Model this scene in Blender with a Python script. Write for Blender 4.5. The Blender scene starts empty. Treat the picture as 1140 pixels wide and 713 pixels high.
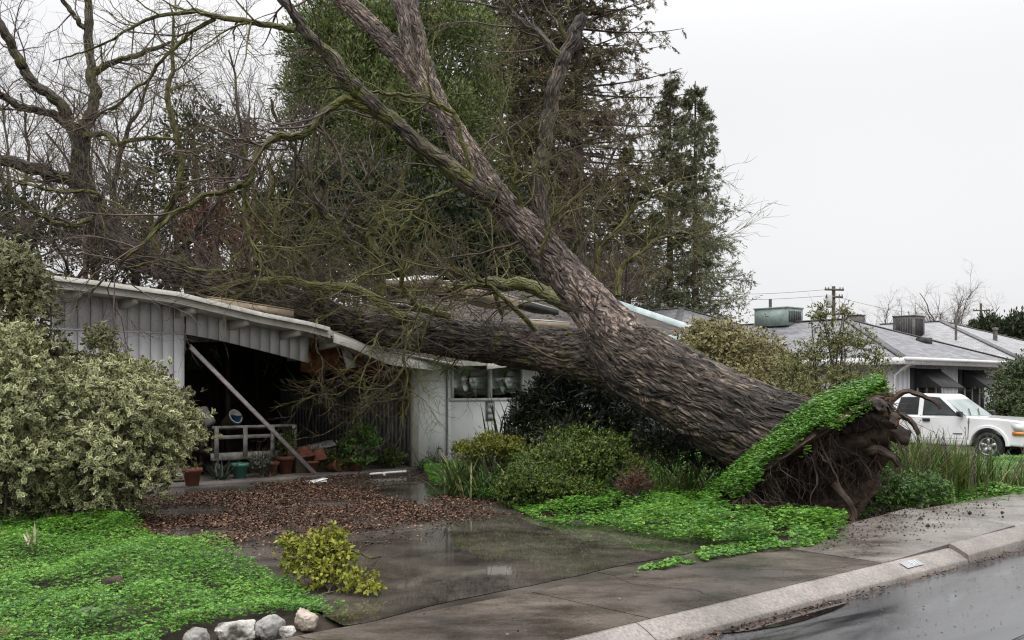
import bpy, bmesh, math, random
import numpy as np
from mathutils import Vector
R = math.radians
rng = np.random.default_rng(7)
random.seed(7)
scene = bpy.context.scene
col = scene.collection

# ------------------------------------------------------------------ camera, sky, sun, exposure
F, CX, HY, EYE = 1108.0, 570.0, 433.0, 1.7      # focal length in photo pixels, centre column, horizon row, eye height
cam_d = bpy.data.cameras.new('camera'); cam = bpy.data.objects.new('camera', cam_d); col.objects.link(cam)
cam.location = (0, 0, EYE); cam.rotation_euler = (R(90), 0, 0)
cam_d.sensor_width = 36; cam_d.lens = F / 1140 * 36
cam_d.shift_y = (HY - 356.5) / 1140
cam_d.clip_end = 3000; cam_d.clip_start = 0.05
scene.camera = cam

world = bpy.data.worlds.new('World'); scene.world = world; world.use_nodes = True
wn = world.node_tree.nodes; wl = world.node_tree.links; wn.clear()
SUN_EL, SUN_ROT = R(62), R(200)
sky = wn.new('ShaderNodeTexSky'); sky.sky_type = 'NISHITA'; sky.sun_disc = False
sky.sun_elevation = SUN_EL; sky.sun_rotation = SUN_ROT; sky.air_density = 1; sky.dust_density = 4
hs = wn.new('ShaderNodeHueSaturation'); hs.inputs['Saturation'].default_value = 0.12
wl.new(sky.outputs[0], hs.inputs['Color'])
b1 = wn.new('ShaderNodeBackground'); b1.inputs[1].default_value = 0.05
wl.new(hs.outputs[0], b1.inputs[0])
tc = wn.new('ShaderNodeTexCoord'); sx = wn.new('ShaderNodeSeparateXYZ'); wl.new(tc.outputs['Generated'], sx.inputs[0])
mr = wn.new('ShaderNodeMapRange'); mr.interpolation_type = 'SMOOTHSTEP'      # overcast: brighter towards the zenith
mr.inputs[1].default_value = 0.25; mr.inputs[2].default_value = 1.0; mr.inputs[3].default_value = 0.74; mr.inputs[4].default_value = 3.15
wl.new(sx.outputs[2], mr.inputs[0])
nz = wn.new('ShaderNodeTexNoise'); nz.inputs['Scale'].default_value = 2.2; nz.inputs['Detail'].default_value = 3
wl.new(tc.outputs['Generated'], nz.inputs['Vector'])
nr = wn.new('ShaderNodeMapRange'); nr.inputs[3].default_value = 0.95; nr.inputs[4].default_value = 1.05
wl.new(nz.outputs[0], nr.inputs[0])
mm = wn.new('ShaderNodeMath'); mm.operation = 'MULTIPLY'; wl.new(mr.outputs[0], mm.inputs[0]); wl.new(nr.outputs[0], mm.inputs[1])
b2 = wn.new('ShaderNodeBackground'); b2.inputs[0].default_value = (0.985, 0.985, 1.0, 1); wl.new(mm.outputs[0], b2.inputs[1])
ad = wn.new('ShaderNodeAddShader'); wl.new(b1.outputs[0], ad.inputs[0]); wl.new(b2.outputs[0], ad.inputs[1])
wo = wn.new('ShaderNodeOutputWorld'); wl.new(ad.outputs[0], wo.inputs[0])

sun_d = bpy.data.lights.new('sun', 'SUN'); sun_d.energy = 0.6; sun_d.angle = R(30); sun_d.color = (1, 0.97, 0.93)
sun = bpy.data.objects.new('sun', sun_d); col.objects.link(sun)
sv = Vector((math.sin(SUN_ROT) * math.cos(SUN_EL), math.cos(SUN_ROT) * math.cos(SUN_EL), math.sin(SUN_EL)))
sun.rotation_euler = sv.to_track_quat('Z', 'Y').to_euler()

scene.view_settings.view_transform = 'Standard'; scene.view_settings.look = 'None'
scene.view_settings.exposure = 0.0; scene.view_settings.gamma = 1
scene.render.engine = 'CYCLES'
cy = scene.cycles
cy.max_bounces = 7; cy.diffuse_bounces = 3; cy.glossy_bounces = 3; cy.transmission_bounces = 4; cy.transparent_max_bounces = 6
cy.use_denoising = True
try: cy.denoiser = 'OPENIMAGEDENOISE'; cy.denoising_input_passes = 'RGB_ALBEDO_NORMAL'; cy.denoising_prefilter = 'ACCURATE'
except Exception: pass
cy.sample_clamp_indirect = 3; cy.use_adaptive_sampling = False; cy.filter_width = 1.2

# ------------------------------------------------------------------ coordinates
U = np.array([0.742, 0.671, 0.0]); NV = np.array([-0.671, 0.742, 0.0])   # along the street / from the street to the houses
def P(px, py, Y): return np.array([(px - CX) / F * Y, Y, EYE - (py - HY) / F * Y])
def G(px, py, z=0.0):
    Y = (EYE - z) * F / (py - HY)
    return np.array([(px - CX) / F * Y, Y, z])
def W(s, n, z=0.0): return s * U + n * NV + np.array([0, 0, z])
def sn(p): return float(np.dot(p[:2], U[:2])), float(np.dot(p[:2], NV[:2]))
def unit(v): v = np.asarray(v, float); return v / np.maximum(np.linalg.norm(v, axis=-1, keepdims=True), 1e-9)

# ------------------------------------------------------------------ noise
def _h(ix, iy, iz, seed):
    h = (ix.astype(np.int64) * 374761393 + iy.astype(np.int64) * 668265263 + iz.astype(np.int64) * 2147483647 + seed * 974711) & 0xffffffff
    h = ((h ^ (h >> 13)) * 1274126177) & 0xffffffff
    h = ((h ^ (h >> 16)) * 2246822519) & 0xffffffff
    return ((h ^ (h >> 15)) & 0xffffff) / float(0xffffff)
def vnoise(p, seed=0):
    p = np.asarray(p, float); i = np.floor(p); f = p - i; f = f * f * (3 - 2 * f); i = i.astype(np.int64)
    out = 0
    for dx in (0, 1):
        for dy in (0, 1):
            for dz in (0, 1):
                w = (f[..., 0] if dx else 1 - f[..., 0]) * (f[..., 1] if dy else 1 - f[..., 1]) * (f[..., 2] if dz else 1 - f[..., 2])
                out = out + w * _h(i[..., 0] + dx, i[..., 1] + dy, i[..., 2] + dz, seed)
    return out
def fbm(p, seed=0, oct=4):
    a, s, t = 1.0, 0, 0; p = np.asarray(p, float)
    for k in range(oct):
        s = s + a * vnoise(p, seed + k); t += a; a *= 0.5; p = p * 2.03
    return s / t

# ------------------------------------------------------------------ mesh builder
class MB:
    def __init__(self): self.v = []; self.f = []; self.m = []; self.u = []; self.n = 0
    def add(self, v, f, m=0, uv=None):
        v = np.asarray(v, float).reshape(-1, 3); f = np.asarray(f, np.int64)
        self.v.append(v); self.f.append(f + self.n); self.m.append(m)
        self.u.append(np.zeros((len(v), 2)) if uv is None else np.asarray(uv, float)); self.n += len(v)
        return self
    def box(self, c, size, ax=None, m=0):
        c = np.asarray(c, float); ax = np.eye(3) if ax is None else np.asarray(ax, float)
        h = np.asarray(size, float) / 2
        k = np.array([[a, b, d] for a in (-1, 1) for b in (-1, 1) for d in (-1, 1)], float) * h
        return self.add(c + k @ ax, [[0, 1, 3, 2], [4, 6, 7, 5], [0, 4, 5, 1], [2, 3, 7, 6], [0, 2, 6, 4], [1, 5, 7, 3]], m)
    def sn(self, s0, s1, n0, n1, z0, z1, m=0):          # a box along the street axes
        return self.box(W((s0 + s1) / 2, (n0 + n1) / 2, (z0 + z1) / 2), (s1 - s0, n1 - n0, z1 - z0), np.array([U, NV, [0, 0, 1]]), m)
    def bar(self, a, b, w, h, m=0, up=(0, 0, 1)):
        a = np.asarray(a, float); b = np.asarray(b, float); x = unit(b - a); y = unit(np.cross(up, x)); z = np.cross(x, y)
        return self.box((a + b) / 2, (np.linalg.norm(b - a), w, h), np.array([x, y, z]), m)
    def quad(self, a, b, c, d, m=0, uv=None): return self.add([a, b, c, d], [[0, 1, 2, 3]], m, uv)
    def hexa(self, p8, m=0):                            # 4 bottom corners then 4 top corners
        return self.add(p8, [[3, 2, 1, 0], [4, 5, 6, 7], [0, 1, 5, 4], [1, 2, 6, 5], [2, 3, 7, 6], [3, 0, 4, 7]], m)
    def tube(self, pts, rad, sides=8, m=0, cap=True, disp=None):
        pts = np.asarray(pts, float); K = len(pts); rad = np.broadcast_to(np.asarray(rad, float), (K,))
        tg = unit(np.gradient(pts, axis=0)); a = np.array([0, 0, 1.0]) if abs(tg[0][2]) < 0.9 else np.array([1.0, 0, 0])
        x = unit(np.cross(tg[0], a)); X = []
        for t in tg: x = unit(x - np.dot(x, t) * t); X.append(x)
        X = np.array(X); Yv = np.cross(tg, X)
        th = np.linspace(0, 2 * math.pi, sides + 1); L = np.concatenate([[0], np.cumsum(np.linalg.norm(np.diff(pts, axis=0), axis=1))])
        dirs = X[:, None] * np.cos(th)[None, :, None] + Yv[:, None] * np.sin(th)[None, :, None]
        rr = np.broadcast_to(rad[:, None], (K, sides + 1)).copy()
        if disp is not None: rr = rr + disp(th[None, :] + 0 * rr, L[:, None] + 0 * rr, rr)
        rr[:, -1] = rr[:, 0]
        v = pts[:, None] + dirs * rr[..., None]
        uv = np.stack([np.broadcast_to(th[None] * float(np.mean(rad)), rr.shape), np.broadcast_to(L[:, None], rr.shape)], -1)
        i = np.arange(K - 1)[:, None] * (sides + 1) + np.arange(sides)[None]
        f = np.stack([i, i + 1, i + sides + 2, i + sides + 1], -1).reshape(-1, 4)
        self.add(v.reshape(-1, 3), f, m, uv.reshape(-1, 2))
        if cap:
            for e in (0, K - 1):
                ring = v[e, :-1]; c = pts[e]
                k = np.arange(sides); tri = np.stack([k, (k + 1) % sides, np.full(sides, sides)], -1)
                self.add(np.vstack([ring, c]), tri if e else tri[:, ::-1], m)
        return self
    def lathe(self, c, prof, sides=20, m=0, ax=None):    # prof: (radius, height) pairs
        c = np.asarray(c, float); prof = np.asarray(prof, float); K = len(prof); ax = np.eye(3) if ax is None else np.asarray(ax, float)
        th = np.arange(sides) * 2 * math.pi / sides
        v = np.stack([prof[:, None, 0] * np.cos(th), prof[:, None, 0] * np.sin(th), np.broadcast_to(prof[:, None, 1], (K, sides))], -1)
        i = np.arange(K - 1)[:, None] * sides + np.arange(sides)[None]; j = np.arange(K - 1)[:, None] * sides + (np.arange(sides)[None] + 1) % sides
        return self.add(c + v.reshape(-1, 3) @ ax, np.stack([i, j, j + sides, i + sides], -1).reshape(-1, 4), m)
    def grid(self, V, m=0, uv=None, flip=False):
        V = np.asarray(V, float); a, b = V.shape[:2]
        i = np.arange(a - 1)[:, None] * b + np.arange(b - 1)[None]
        f = np.stack([i, i + 1, i + b + 1, i + b], -1).reshape(-1, 4)
        return self.add(V.reshape(-1, 3), f[:, ::-1] if flip else f, m, None if uv is None else np.asarray(uv).reshape(-1, 2))
    def tubes(self, paths, rad, sides=3, m=0):           # many thin tubes at once (N,K,3), (N,K)
        N, K = paths.shape[:2]
        if N == 0: return self
        tg = unit(np.gradient(paths, axis=1)); ref = np.where(np.abs(tg[..., 2:3]) < 0.9, [[[0, 0, 1.0]]], [[[1.0, 0, 0]]])
        x = unit(np.cross(tg, ref)); y = np.cross(tg, x); th = np.arange(sides) * 2 * math.pi / sides
        v = paths[:, :, None] + (x[:, :, None] * np.cos(th)[:, None] + y[:, :, None] * np.sin(th)[:, None]) * rad[:, :, None, None]
        b = (np.arange(N) * K * sides)[:, None, None]; r = (np.arange(K - 1) * sides)[None, :, None]; k = np.arange(sides)[None, None]; k2 = (k + 1) % sides
        f = np.stack([b + r + k, b + r + k2, b + r + sides + k2, b + r + sides + k], -1).reshape(-1, 4)
        return self.add(v.reshape(-1, 3), f, m)
    def leaves(self, c, d, nrm, L, Wd, fold=0.15, m=0):
        N = len(c)
        if N == 0: return self
        d = unit(d); s = unit(np.cross(d, nrm)); nn = np.cross(s, d)
        L = np.broadcast_to(np.asarray(L, float), (N,))[:, None]; Wd = np.broadcast_to(np.asarray(Wd, float), (N,))[:, None]
        mid = c + d * L * 0.5 + nn * Wd * fold
        v = np.stack([c, mid - s * Wd * 0.5, c + d * L, mid + s * Wd * 0.5], 1)
        uv = np.tile(np.array([[0, .5], [.5, 0], [1, .5], [.5, 1]]), (N, 1))
        return self.add(v.reshape(-1, 3), np.arange(4 * N).reshape(N, 4), m, uv)
    def blades(self, base, az, L, Wd, lean, curl, K=6, m=0):   # strap leaves: arching ribbons
        N = len(base); t = np.linspace(0, 1, K)[None]
        L = np.broadcast_to(L, (N,))[:, None]; Wd = np.broadcast_to(Wd, (N,))[:, None]; lean = np.broadcast_to(lean, (N,))[:, None]; curl = np.broadcast_to(curl, (N,))[:, None]
        ang = lean + curl * t ** 1.5; dt = 1.0 / (K - 1)
        r = np.cumsum(np.sin(ang) * L * dt, 1) - np.sin(ang[:, :1]) * L * dt; z = np.cumsum(np.cos(ang) * L * dt, 1) - np.cos(ang[:, :1]) * L * dt
        ca, sa = np.cos(az)[:, None], np.sin(az)[:, None]
        c = base[:, None] + np.stack([r * ca, r * sa, z], -1)
        w = Wd * 0.5 * np.clip((1 - t) * 3, 0.04, 1) * np.clip(0.55 + t * 2, 0, 1)
        sd = np.stack([-sa + 0 * w, ca + 0 * w, 0 * w], -1)
        v = np.stack([c - sd * w[..., None], c + sd * w[..., None]], 2)
        b = (np.arange(N) * K * 2)[:, None]; k = (np.arange(K - 1) * 2)[None]
        f = np.stack([b + k, b + k + 1, b + k + 3, b + k + 2], -1).reshape(-1, 4)
        uv = np.stack([np.broadcast_to(t[..., None], (N, K, 2)), np.broadcast_to(np.array([0, 1.0]), (N, K, 2))], -1)
        return self.add(v.reshape(-1, 3), f, m, uv.reshape(-1, 2))
    def build(self, name, mats, parent=None, smooth=False, local=False, bevel=0, uvmap=True):
        v = np.vstack(self.v)
        if parent is not None and not local:
            q = parent
            while '_o' not in q and q.parent is not None: q = q.parent
            v = v - np.array(q.get('_o', (0, 0, 0)))
        me = bpy.data.meshes.new(name); me.vertices.add(len(v)); me.vertices.foreach_set('co', v.astype(np.float32).ravel())
        li = np.concatenate([f.ravel() for f in self.f]); tot = np.concatenate([np.full(len(f), f.shape[1]) for f in self.f])
        me.loops.add(len(li)); me.loops.foreach_set('vertex_index', li.astype(np.int32)); me.polygons.add(len(tot))
        me.polygons.foreach_set('loop_start', np.concatenate([[0], np.cumsum(tot)[:-1]]).astype(np.int32))
        me.polygons.foreach_set('loop_total', tot.astype(np.int32))
        me.polygons.foreach_set('material_index', np.concatenate([np.full(len(f), m) for f, m in zip(self.f, self.m)]).astype(np.int32))
        if smooth: me.polygons.foreach_set('use_smooth', np.ones(len(tot), bool))
        for q in (mats if isinstance(mats, (list, tuple)) else [mats]): me.materials.append(q)
        if uvmap:
            ul = me.uv_layers.new(name='UVMap'); ul.data.foreach_set('uv', np.vstack(self.u)[li].astype(np.float32).ravel())
        me.update(calc_edges=True); me.validate()
        o = bpy.data.objects.new(name, me); col.objects.link(o)
        if parent is not None: o.parent = parent
        if bevel:
            md = o.modifiers.new('bevel', 'BEVEL'); md.width = bevel; md.segments = 2; md.limit_method = 'ANGLE'
        return o

def tag(o, label, cat, group=None):
    o['label'] = label; o['category'] = cat
    if group: o['group'] = group
    return o
def thing(name, label, cat, loc=(0, 0, 0), group=None):
    o = bpy.data.objects.new(name, None); col.objects.link(o); o.location = [float(q) for q in loc]; o['_o'] = [float(q) for q in loc]
    o.empty_display_size = 0.2
    return tag(o, label, cat, group)
def structure(o): o['kind'] = 'structure'; return o
def stuff(o): o['kind'] = 'stuff'; return o
def dup(root, loc, rz=0, label=None):
    def rec(o, par):
        c = o.copy(); col.objects.link(c)
        if par is not None: c.parent = par
        for ch in [q for q in bpy.data.objects if q.parent == o]: rec(ch, c)
        return c
    c = rec(root, None); c.location = [float(q) for q in loc]; c.rotation_euler = (0, 0, rz); c['_o'] = [float(q) for q in loc]
    if label: c['label'] = label
    return c

def spline(pts, n):                                       # Catmull-Rom through rows (any width)
    p = np.asarray(pts, float); p = np.vstack([2 * p[0] - p[1], p, 2 * p[-1] - p[-2]]); k = len(p) - 3
    t = np.linspace(0, k - 1e-6, n); i = t.astype(int); f = (t - i)[:, None]
    a, b, c, d = p[i], p[i + 1], p[i + 2], p[i + 3]
    return 0.5 * ((2 * b) + (c - a) * f + (2 * a - 5 * b + 4 * c - d) * f ** 2 + (3 * b - a - 3 * c + d) * f ** 3)
def rdir(n):
    return unit(rng.normal(size=(n, 3)))
def grow(paths, rad, nper, ln, ang, K=5, wob=0.25, up=0.0, t0=0.15, t1=1.0, ratio=0.55, rmin=0.003, rmax=9, taper=0.35):
    N, Kp = paths.shape[:2]; idx = np.repeat(np.arange(N), nper); Mn = len(idx)
    t = rng.uniform(t0, t1, Mn) * (Kp - 1.001); i = t.astype(int); f = (t - i)[:, None]
    a, b = paths[idx, i], paths[idx, i + 1]; p = a + (b - a) * f; tg = unit(b - a)
    r = rad[idx, i] * (1 - f[:, 0]) + rad[idx, i + 1] * f[:, 0]
    q = rdir(Mn); q = unit(q - (q * tg).sum(1, keepdims=True) * tg)
    an = rng.uniform(ang[0], ang[1], Mn)[:, None]; d = unit(np.cos(an) * tg + np.sin(an) * q)
    L = rng.uniform(ln[0], ln[1], Mn); out = np.zeros((Mn, K, 3)); out[:, 0] = p
    for k in range(1, K):
        d = unit(d + rng.normal(size=(Mn, 3)) * wob + np.array([0, 0, up]))
        out[:, k] = out[:, k - 1] + d * (L / (K - 1))[:, None]
    r0 = np.clip(r * ratio, rmin, rmax)
    return out, r0[:, None] * np.linspace(1, taper, K)[None]
def inpoly(p, poly):
    x, y = p[:, 0], p[:, 1]; r = np.zeros(len(p), bool); q = np.asarray(poly)[:, :2]
    for (x0, y0), (x1, y1) in zip(q, np.roll(q, -1, 0)):
        c = ((y0 > y) != (y1 > y)); r ^= c & (x < (x1 - x0) * (y - y0) / (y1 - y0 + 1e-12) + x0)
    return r
def scatter(poly, dens, z=0.0):
    q = np.asarray(poly)[:, :2]; lo, hi = q.min(0), q.max(0); n = int(np.prod(hi - lo) * dens)
    p = rng.uniform(lo, hi, (n, 2)); p = p[inpoly(p, q)]
    return np.hstack([p, np.full((len(p), 1), z)])

# ------------------------------------------------------------------ materials
def _new(name):
    m = bpy.data.materials.new(name); m.use_nodes = True; nt = m.node_tree
    return m, nt, nt.nodes, nt.links, nt.nodes['Principled BSDF']
def c4(c): return (c[0], c[1], c[2], 1)
def ramp(n, stops):
    r = n.new('ShaderNodeValToRGB'); e = r.color_ramp.elements
    while len(e) < len(stops): e.new(0.5)
    for k, (p, c) in enumerate(stops): e[k].position = p; e[k].color = c4(c)
    return r
def noise(n, l, vec, scale, detail=6, rough=0.6, dist=0.0):
    q = n.new('ShaderNodeTexNoise'); q.inputs['Scale'].default_value = scale; q.inputs['Detail'].default_value = detail
    q.inputs['Roughness'].default_value = rough; q.inputs['Distortion'].default_value = dist; l.new(vec, q.inputs['Vector']); return q
def coords(n, l, kind='Object', st=(1, 1, 1), rot=(0, 0, 0)):
    t = n.new('ShaderNodeTexCoord'); mp = n.new('ShaderNodeMapping'); mp.inputs['Scale'].default_value = st; mp.inputs['Rotation'].default_value = rot
    l.new(t.outputs[kind], mp.inputs['Vector']); return mp.outputs[0]
def mixc(n, l, a, b, fac, mode='MIX'):
    q = n.new('ShaderNodeMix'); q.data_type = 'RGBA'; q.blend_type = mode
    for s, v in ((6, a), (7, b)):
        if isinstance(v, tuple): q.inputs[s].default_value = c4(v)
        else: l.new(v, q.inputs[s])
    if isinstance(fac, float): q.inputs[0].default_value = fac
    else: l.new(fac, q.inputs[0])
    return q.outputs[2]
def bumpn(n, l, h, strength, dist, bs):
    b = n.new('ShaderNodeBump'); b.inputs['Strength'].default_value = strength; b.inputs['Distance'].default_value = dist
    l.new(h, b.inputs['Height']); l.new(b.outputs[0], bs.inputs['Normal']); return b
def M(name, c1, c2, scale=4, rough=0.7, bump=0.0, bscale=40, kind='Object', st=(1, 1, 1), lo=0.35, hi=0.65, bdist=0.01, metal=0.0, ior=1.45, c3=None, rvar=0.0):
    m, nt, n, l, bs = _new(name); v = coords(n, l, kind, st)
    a = noise(n, l, v, scale); st_ = [(lo, c1), (hi, c2)] if c3 is None else [(lo, c1), ((lo + hi) / 2, c2), (hi, c3)]
    r = ramp(n, st_); l.new(a.outputs[0], r.inputs[0]); l.new(r.outputs[0], bs.inputs['Base Color'])
    bs.inputs['Roughness'].default_value = rough; bs.inputs['Metallic'].default_value = metal; bs.inputs['IOR'].default_value = ior
    if rvar:
        a2 = noise(n, l, v, scale * 0.7); q = n.new('ShaderNodeMapRange'); q.inputs[1].default_value = 0.35; q.inputs[2].default_value = 0.65
        q.inputs[3].default_value = rough - rvar; q.inputs[4].default_value = rough + rvar; l.new(a2.outputs[0], q.inputs[0]); l.new(q.outputs[0], bs.inputs['Roughness'])
    if bump:
        b = noise(n, l, v, bscale, 5); bumpn(n, l, b.outputs[0], bump, bdist, bs)
    return m
def LEAF(name, stops, rough=0.4, transl=0.25, edge=None, edge_w=0.3, clump=0.0, cscale=1.5):
    """leaf colours vary leaf by leaf; edge = colour of a variegated margin"""
    m, nt, n, l, bs = _new(name); g = n.new('ShaderNodeNewGeometry')
    fac = g.outputs['Random Per Island']
    if clump:
        a = noise(n, l, coords(n, l), cscale, 3); ad = n.new('ShaderNodeMath'); ad.operation = 'MULTIPLY_ADD'
        sb = n.new('ShaderNodeMath'); sb.operation = 'SUBTRACT'; sb.inputs[1].default_value = 0.5; l.new(a.outputs[0], sb.inputs[0])
        ad.inputs[1].default_value = clump; l.new(sb.outputs[0], ad.inputs[0]); l.new(fac, ad.inputs[2]); fac = ad.outputs[0]
    r = ramp(n, stops); l.new(fac, r.inputs[0]); c = r.outputs[0]
    if edge:
        uv = n.new('ShaderNodeTexCoord'); s = n.new('ShaderNodeSeparateXYZ'); l.new(uv.outputs['UV'], s.inputs[0])
        def ab(o):
            q = n.new('ShaderNodeMath'); q.operation = 'SUBTRACT'; q.inputs[1].default_value = 0.5; l.new(o, q.inputs[0])
            w = n.new('ShaderNodeMath'); w.operation = 'ABSOLUTE'; l.new(q.outputs[0], w.inputs[0]); return w.outputs[0]
        sm = n.new('ShaderNodeMath'); sm.operation = 'ADD'; l.new(ab(s.outputs[0]), sm.inputs[0]); l.new(ab(s.outputs[1]), sm.inputs[1])
        gt = n.new('ShaderNodeMath'); gt.operation = 'GREATER_THAN'; gt.inputs[1].default_value = 0.5 - edge_w; l.new(sm.outputs[0], gt.inputs[0])
        re = ramp(n, [(0, [q * .35 for q in edge]), (.45, [q * .8 for q in edge]), (1, [min(1, q * 1.35) for q in edge])]); l.new(g.outputs['Random Per Island'], re.inputs[0]); c = mixc(n, l, c, re.outputs[0], gt.outputs[0])
    l.new(c, bs.inputs['Base Color']); bs.inputs['Roughness'].default_value = rough; bs.inputs['Specular IOR Level'].default_value = .28
    if transl:
        t = n.new('ShaderNodeBsdfTranslucent'); l.new(c, t.inputs[0]); mx = n.new('ShaderNodeMixShader'); mx.inputs[0].default_value = transl
        l.new(bs.outputs[0], mx.inputs[1]); l.new(t.outputs[0], mx.inputs[2]); l.new(mx.outputs[0], n['Material Output'].inputs[0])
    return m
# ------------------------------------------------------------------ shared materials
m_soil = M('soil', (.018, .012, .008), (.05, .035, .024), 6, .85, .8, 25)
def walk_mat(name, c1, c2, c3, rough, spec):
    m, nt, n, l, bs = _new(name); v = coords(n, l); a = noise(n, l, v, .8, 7, .65); b = noise(n, l, v, 38, 4, .7); mp = n.new('ShaderNodeMapping'); mp.inputs['Rotation'].default_value = (0, 0, -.74); mp.inputs['Scale'].default_value = (.8, 1.7, 1); l.new(v, mp.inputs['Vector']); d = noise(n, l, mp.outputs[0], 1.6, 5, .7)
    r = ramp(n, [(.36, c1), (.52, c2), (.72, c3)]); l.new(a.outputs[0], r.inputs[0]); r2 = ramp(n, [(.34, (.62, .62, .62)), (.66, (1.35, 1.33, 1.3))]); l.new(b.outputs[0], r2.inputs[0]); r3 = ramp(n, [(.36, (.8, .79, .78)), (.66, (1.18, 1.16, 1.14))]); l.new(d.outputs[0], r3.inputs[0])
    l.new(mixc(n, l, mixc(n, l, r.outputs[0], r2.outputs[0], 1.0, 'MULTIPLY'), r3.outputs[0], 1.0, 'MULTIPLY'), bs.inputs['Base Color']); q = n.new('ShaderNodeMapRange'); q.inputs[1].default_value = .38; q.inputs[2].default_value = .62; q.inputs[3].default_value = rough - .13; q.inputs[4].default_value = rough + .2; l.new(d.outputs[0], q.inputs[0]); l.new(q.outputs[0], bs.inputs['Roughness']); bs.inputs['Specular IOR Level'].default_value = spec; bumpn(n, l, b.outputs[0], .5, .006, bs); return m
m_walk = walk_mat('wet_pavement', (.028, .022, .0175), (.064, .052, .042), (.135, .113, .094), .36, .3)
m_slab = walk_mat('damp_sheen_slab', (.075, .066, .058), (.14, .126, .114), (.23, .21, .193), .24, .45)  # lifted slabs: damp, with sky reflection put into a paler base colour
m_kerb = walk_mat('kerb_concrete', (.13, .115, .104), (.205, .184, .17), (.285, .257, .24), .42, .4)
m_drive = M('wet_driveway', (.03, .026, .022), (.14, .122, .104), 1.1, .14, .2, 60, lo=.36, hi=.72, bdist=.003, rvar=.09)
m_apron = M('carport_slab', (.06, .05, .042), (.2, .17, .145), 1.5, .45, .3, 50, lo=.35, hi=.75)

def street_mat():
    m, nt, n, l, bs = _new('wet_asphalt'); v = coords(n, l, 'Object', (1, 1, 1), (0, 0, -math.atan2(U[1], U[0])))
    mp = n.new('ShaderNodeMapping'); mp.inputs['Scale'].default_value = (.35, 1.6, 1); l.new(v, mp.inputs['Vector'])
    a = noise(n, l, mp.outputs[0], 1.3, 6, .6, .6); g = noise(n, l, v, 110, 3)
    r = ramp(n, [(.35, (.014, .014, .015)), (.65, (.075, .075, .079))]); l.new(a.outputs[0], r.inputs[0])
    l.new(mixc(n, l, r.outputs[0], (.10, .10, .10), 0.0), bs.inputs['Base Color'])
    q = n.new('ShaderNodeMapRange'); q.inputs[1].default_value = .38; q.inputs[2].default_value = .62; q.inputs[3].default_value = .04; q.inputs[4].default_value = .24
    l.new(a.outputs[0], q.inputs[0]); l.new(q.outputs[0], bs.inputs['Roughness'])
    q2 = n.new('ShaderNodeMapRange'); q2.inputs[1].default_value = .38; q2.inputs[2].default_value = .6; q2.inputs[3].default_value = .04; q2.inputs[4].default_value = .24
    l.new(a.outputs[0], q2.inputs[0]); b = bumpn(n, l, g.outputs[0], .4, .006, bs); l.new(q2.outputs[0], b.inputs['Strength'])
    return m
m_street = street_mat()
def water_mat(name, c1, c2):
    m, nt, n, l, bs = _new(name); v = coords(n, l)
    a = noise(n, l, v, 1.0, 6, .65); r = ramp(n, [(.38, c1), (.68, c2)]); l.new(a.outputs[0], r.inputs[0]); l.new(r.outputs[0], bs.inputs['Base Color'])
    bs.inputs['Roughness'].default_value = .025; bs.inputs['IOR'].default_value = 1.33
    b = noise(n, l, v, 7, 2); bumpn(n, l, b.outputs[0], .05, .004, bs); return m
m_water = water_mat('puddle_water', (.022, .019, .016), (.10, .086, .072))
m_gutter = water_mat('gutter_water', (.008, .007, .007), (.03, .022, .018))
m_litter = LEAF('fallen_leaves', [(0, (.016, .009, .006)), (.45, (.055, .026, .015)), (.8, (.125, .06, .034)), (1, (.26, .155, .085))], .5, .0)
m_clover = LEAF('clover_leaf', [(0, (.026, .08, .012)), (.35, (.062, .18, .022)), (.75, (.12, .29, .034)), (1, (.24, .40, .06))], .36, .34, clump=.8, cscale=1.6)

# ------------------------------------------------------------------ ground, street, kerb, pavement, driveway
g = MB(); sr = np.array([-900, -300, -60, -20, 0, 20, 60, 300, 900.0])
nr_ = [(-900, -.17), (-60, -.17), (4.67, -.19), (4.766, -.06), (7, -.02), (12, -.02), (16.9, -.02), (40, -.02), (200, -.02), (1500, -.02)]
g.grid(np.array([[W(s, n, z) for n, z in nr_] for s in sr])); structure(g.build('ground', m_soil))
g = MB(); g.grid(np.array([[W(s, n, z) for n, z in ((-9, -.14), (0, -.118), (3.4, -.134), (4.64, -.152))] for s in np.linspace(-60, 260, 60)]))
structure(g.build('street', m_street))
g = MB(); prof = [(4.555, -.22), (4.555, -.108), (4.562, -.097), (4.59, -.080), (4.64, -.052), (4.70, -.022), (4.745, -.005), (4.765, 0), (4.765, -.22)]
ks = [-20, -12, -5, -1.6, 2.0, 5.52, 10.6, 14.1, 18, 22, 30, 40, 60, 90, 140]
kz = {5.52: (0, 0), 10.6: (.045, .075), 14.1: (.03, 0)}
for a, b in zip(ks[:-1], ks[1:]):
    za, zb = kz.get(a, (0, 0)); ss = np.linspace(a + .006, b - .006, 24); wob = (fbm(np.stack([ss * 1.3, 0 * ss, 0 * ss], -1), 5, 2) - .5) * .012
    V = np.array([[W(s, n + (0 if k in (7, 8) else w), z + za + (zb - za) * (s - a) / (b - a)) for k, (n, z) in enumerate(prof)] for s, w in zip(ss, wob)])
    g.grid(V); g.add(V[0], [list(range(9))]); g.add(V[-1], [list(range(8, -1, -1))])
kerb = structure(g.build('kerb', m_kerb))
g = MB(); g2 = MB()
slabs = [(-20, -12), (-12, -5), (-5, -1.3), (-1.3, 2.2), (2.2, 5.7), (5.7, 9.2), (9.2, 12.4), (12.4, 15.8), (15.8, 19.3), (19.3, 23), (23, 27), (27, 40), (40, 140)]
lift = {9.2: (.0, .02, .075, .17), 12.4: (.015, .13, .15, .11), 15.8: (.05, .02, .0, .0)}   # front/back at the near joint, front/back at the far joint
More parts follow.
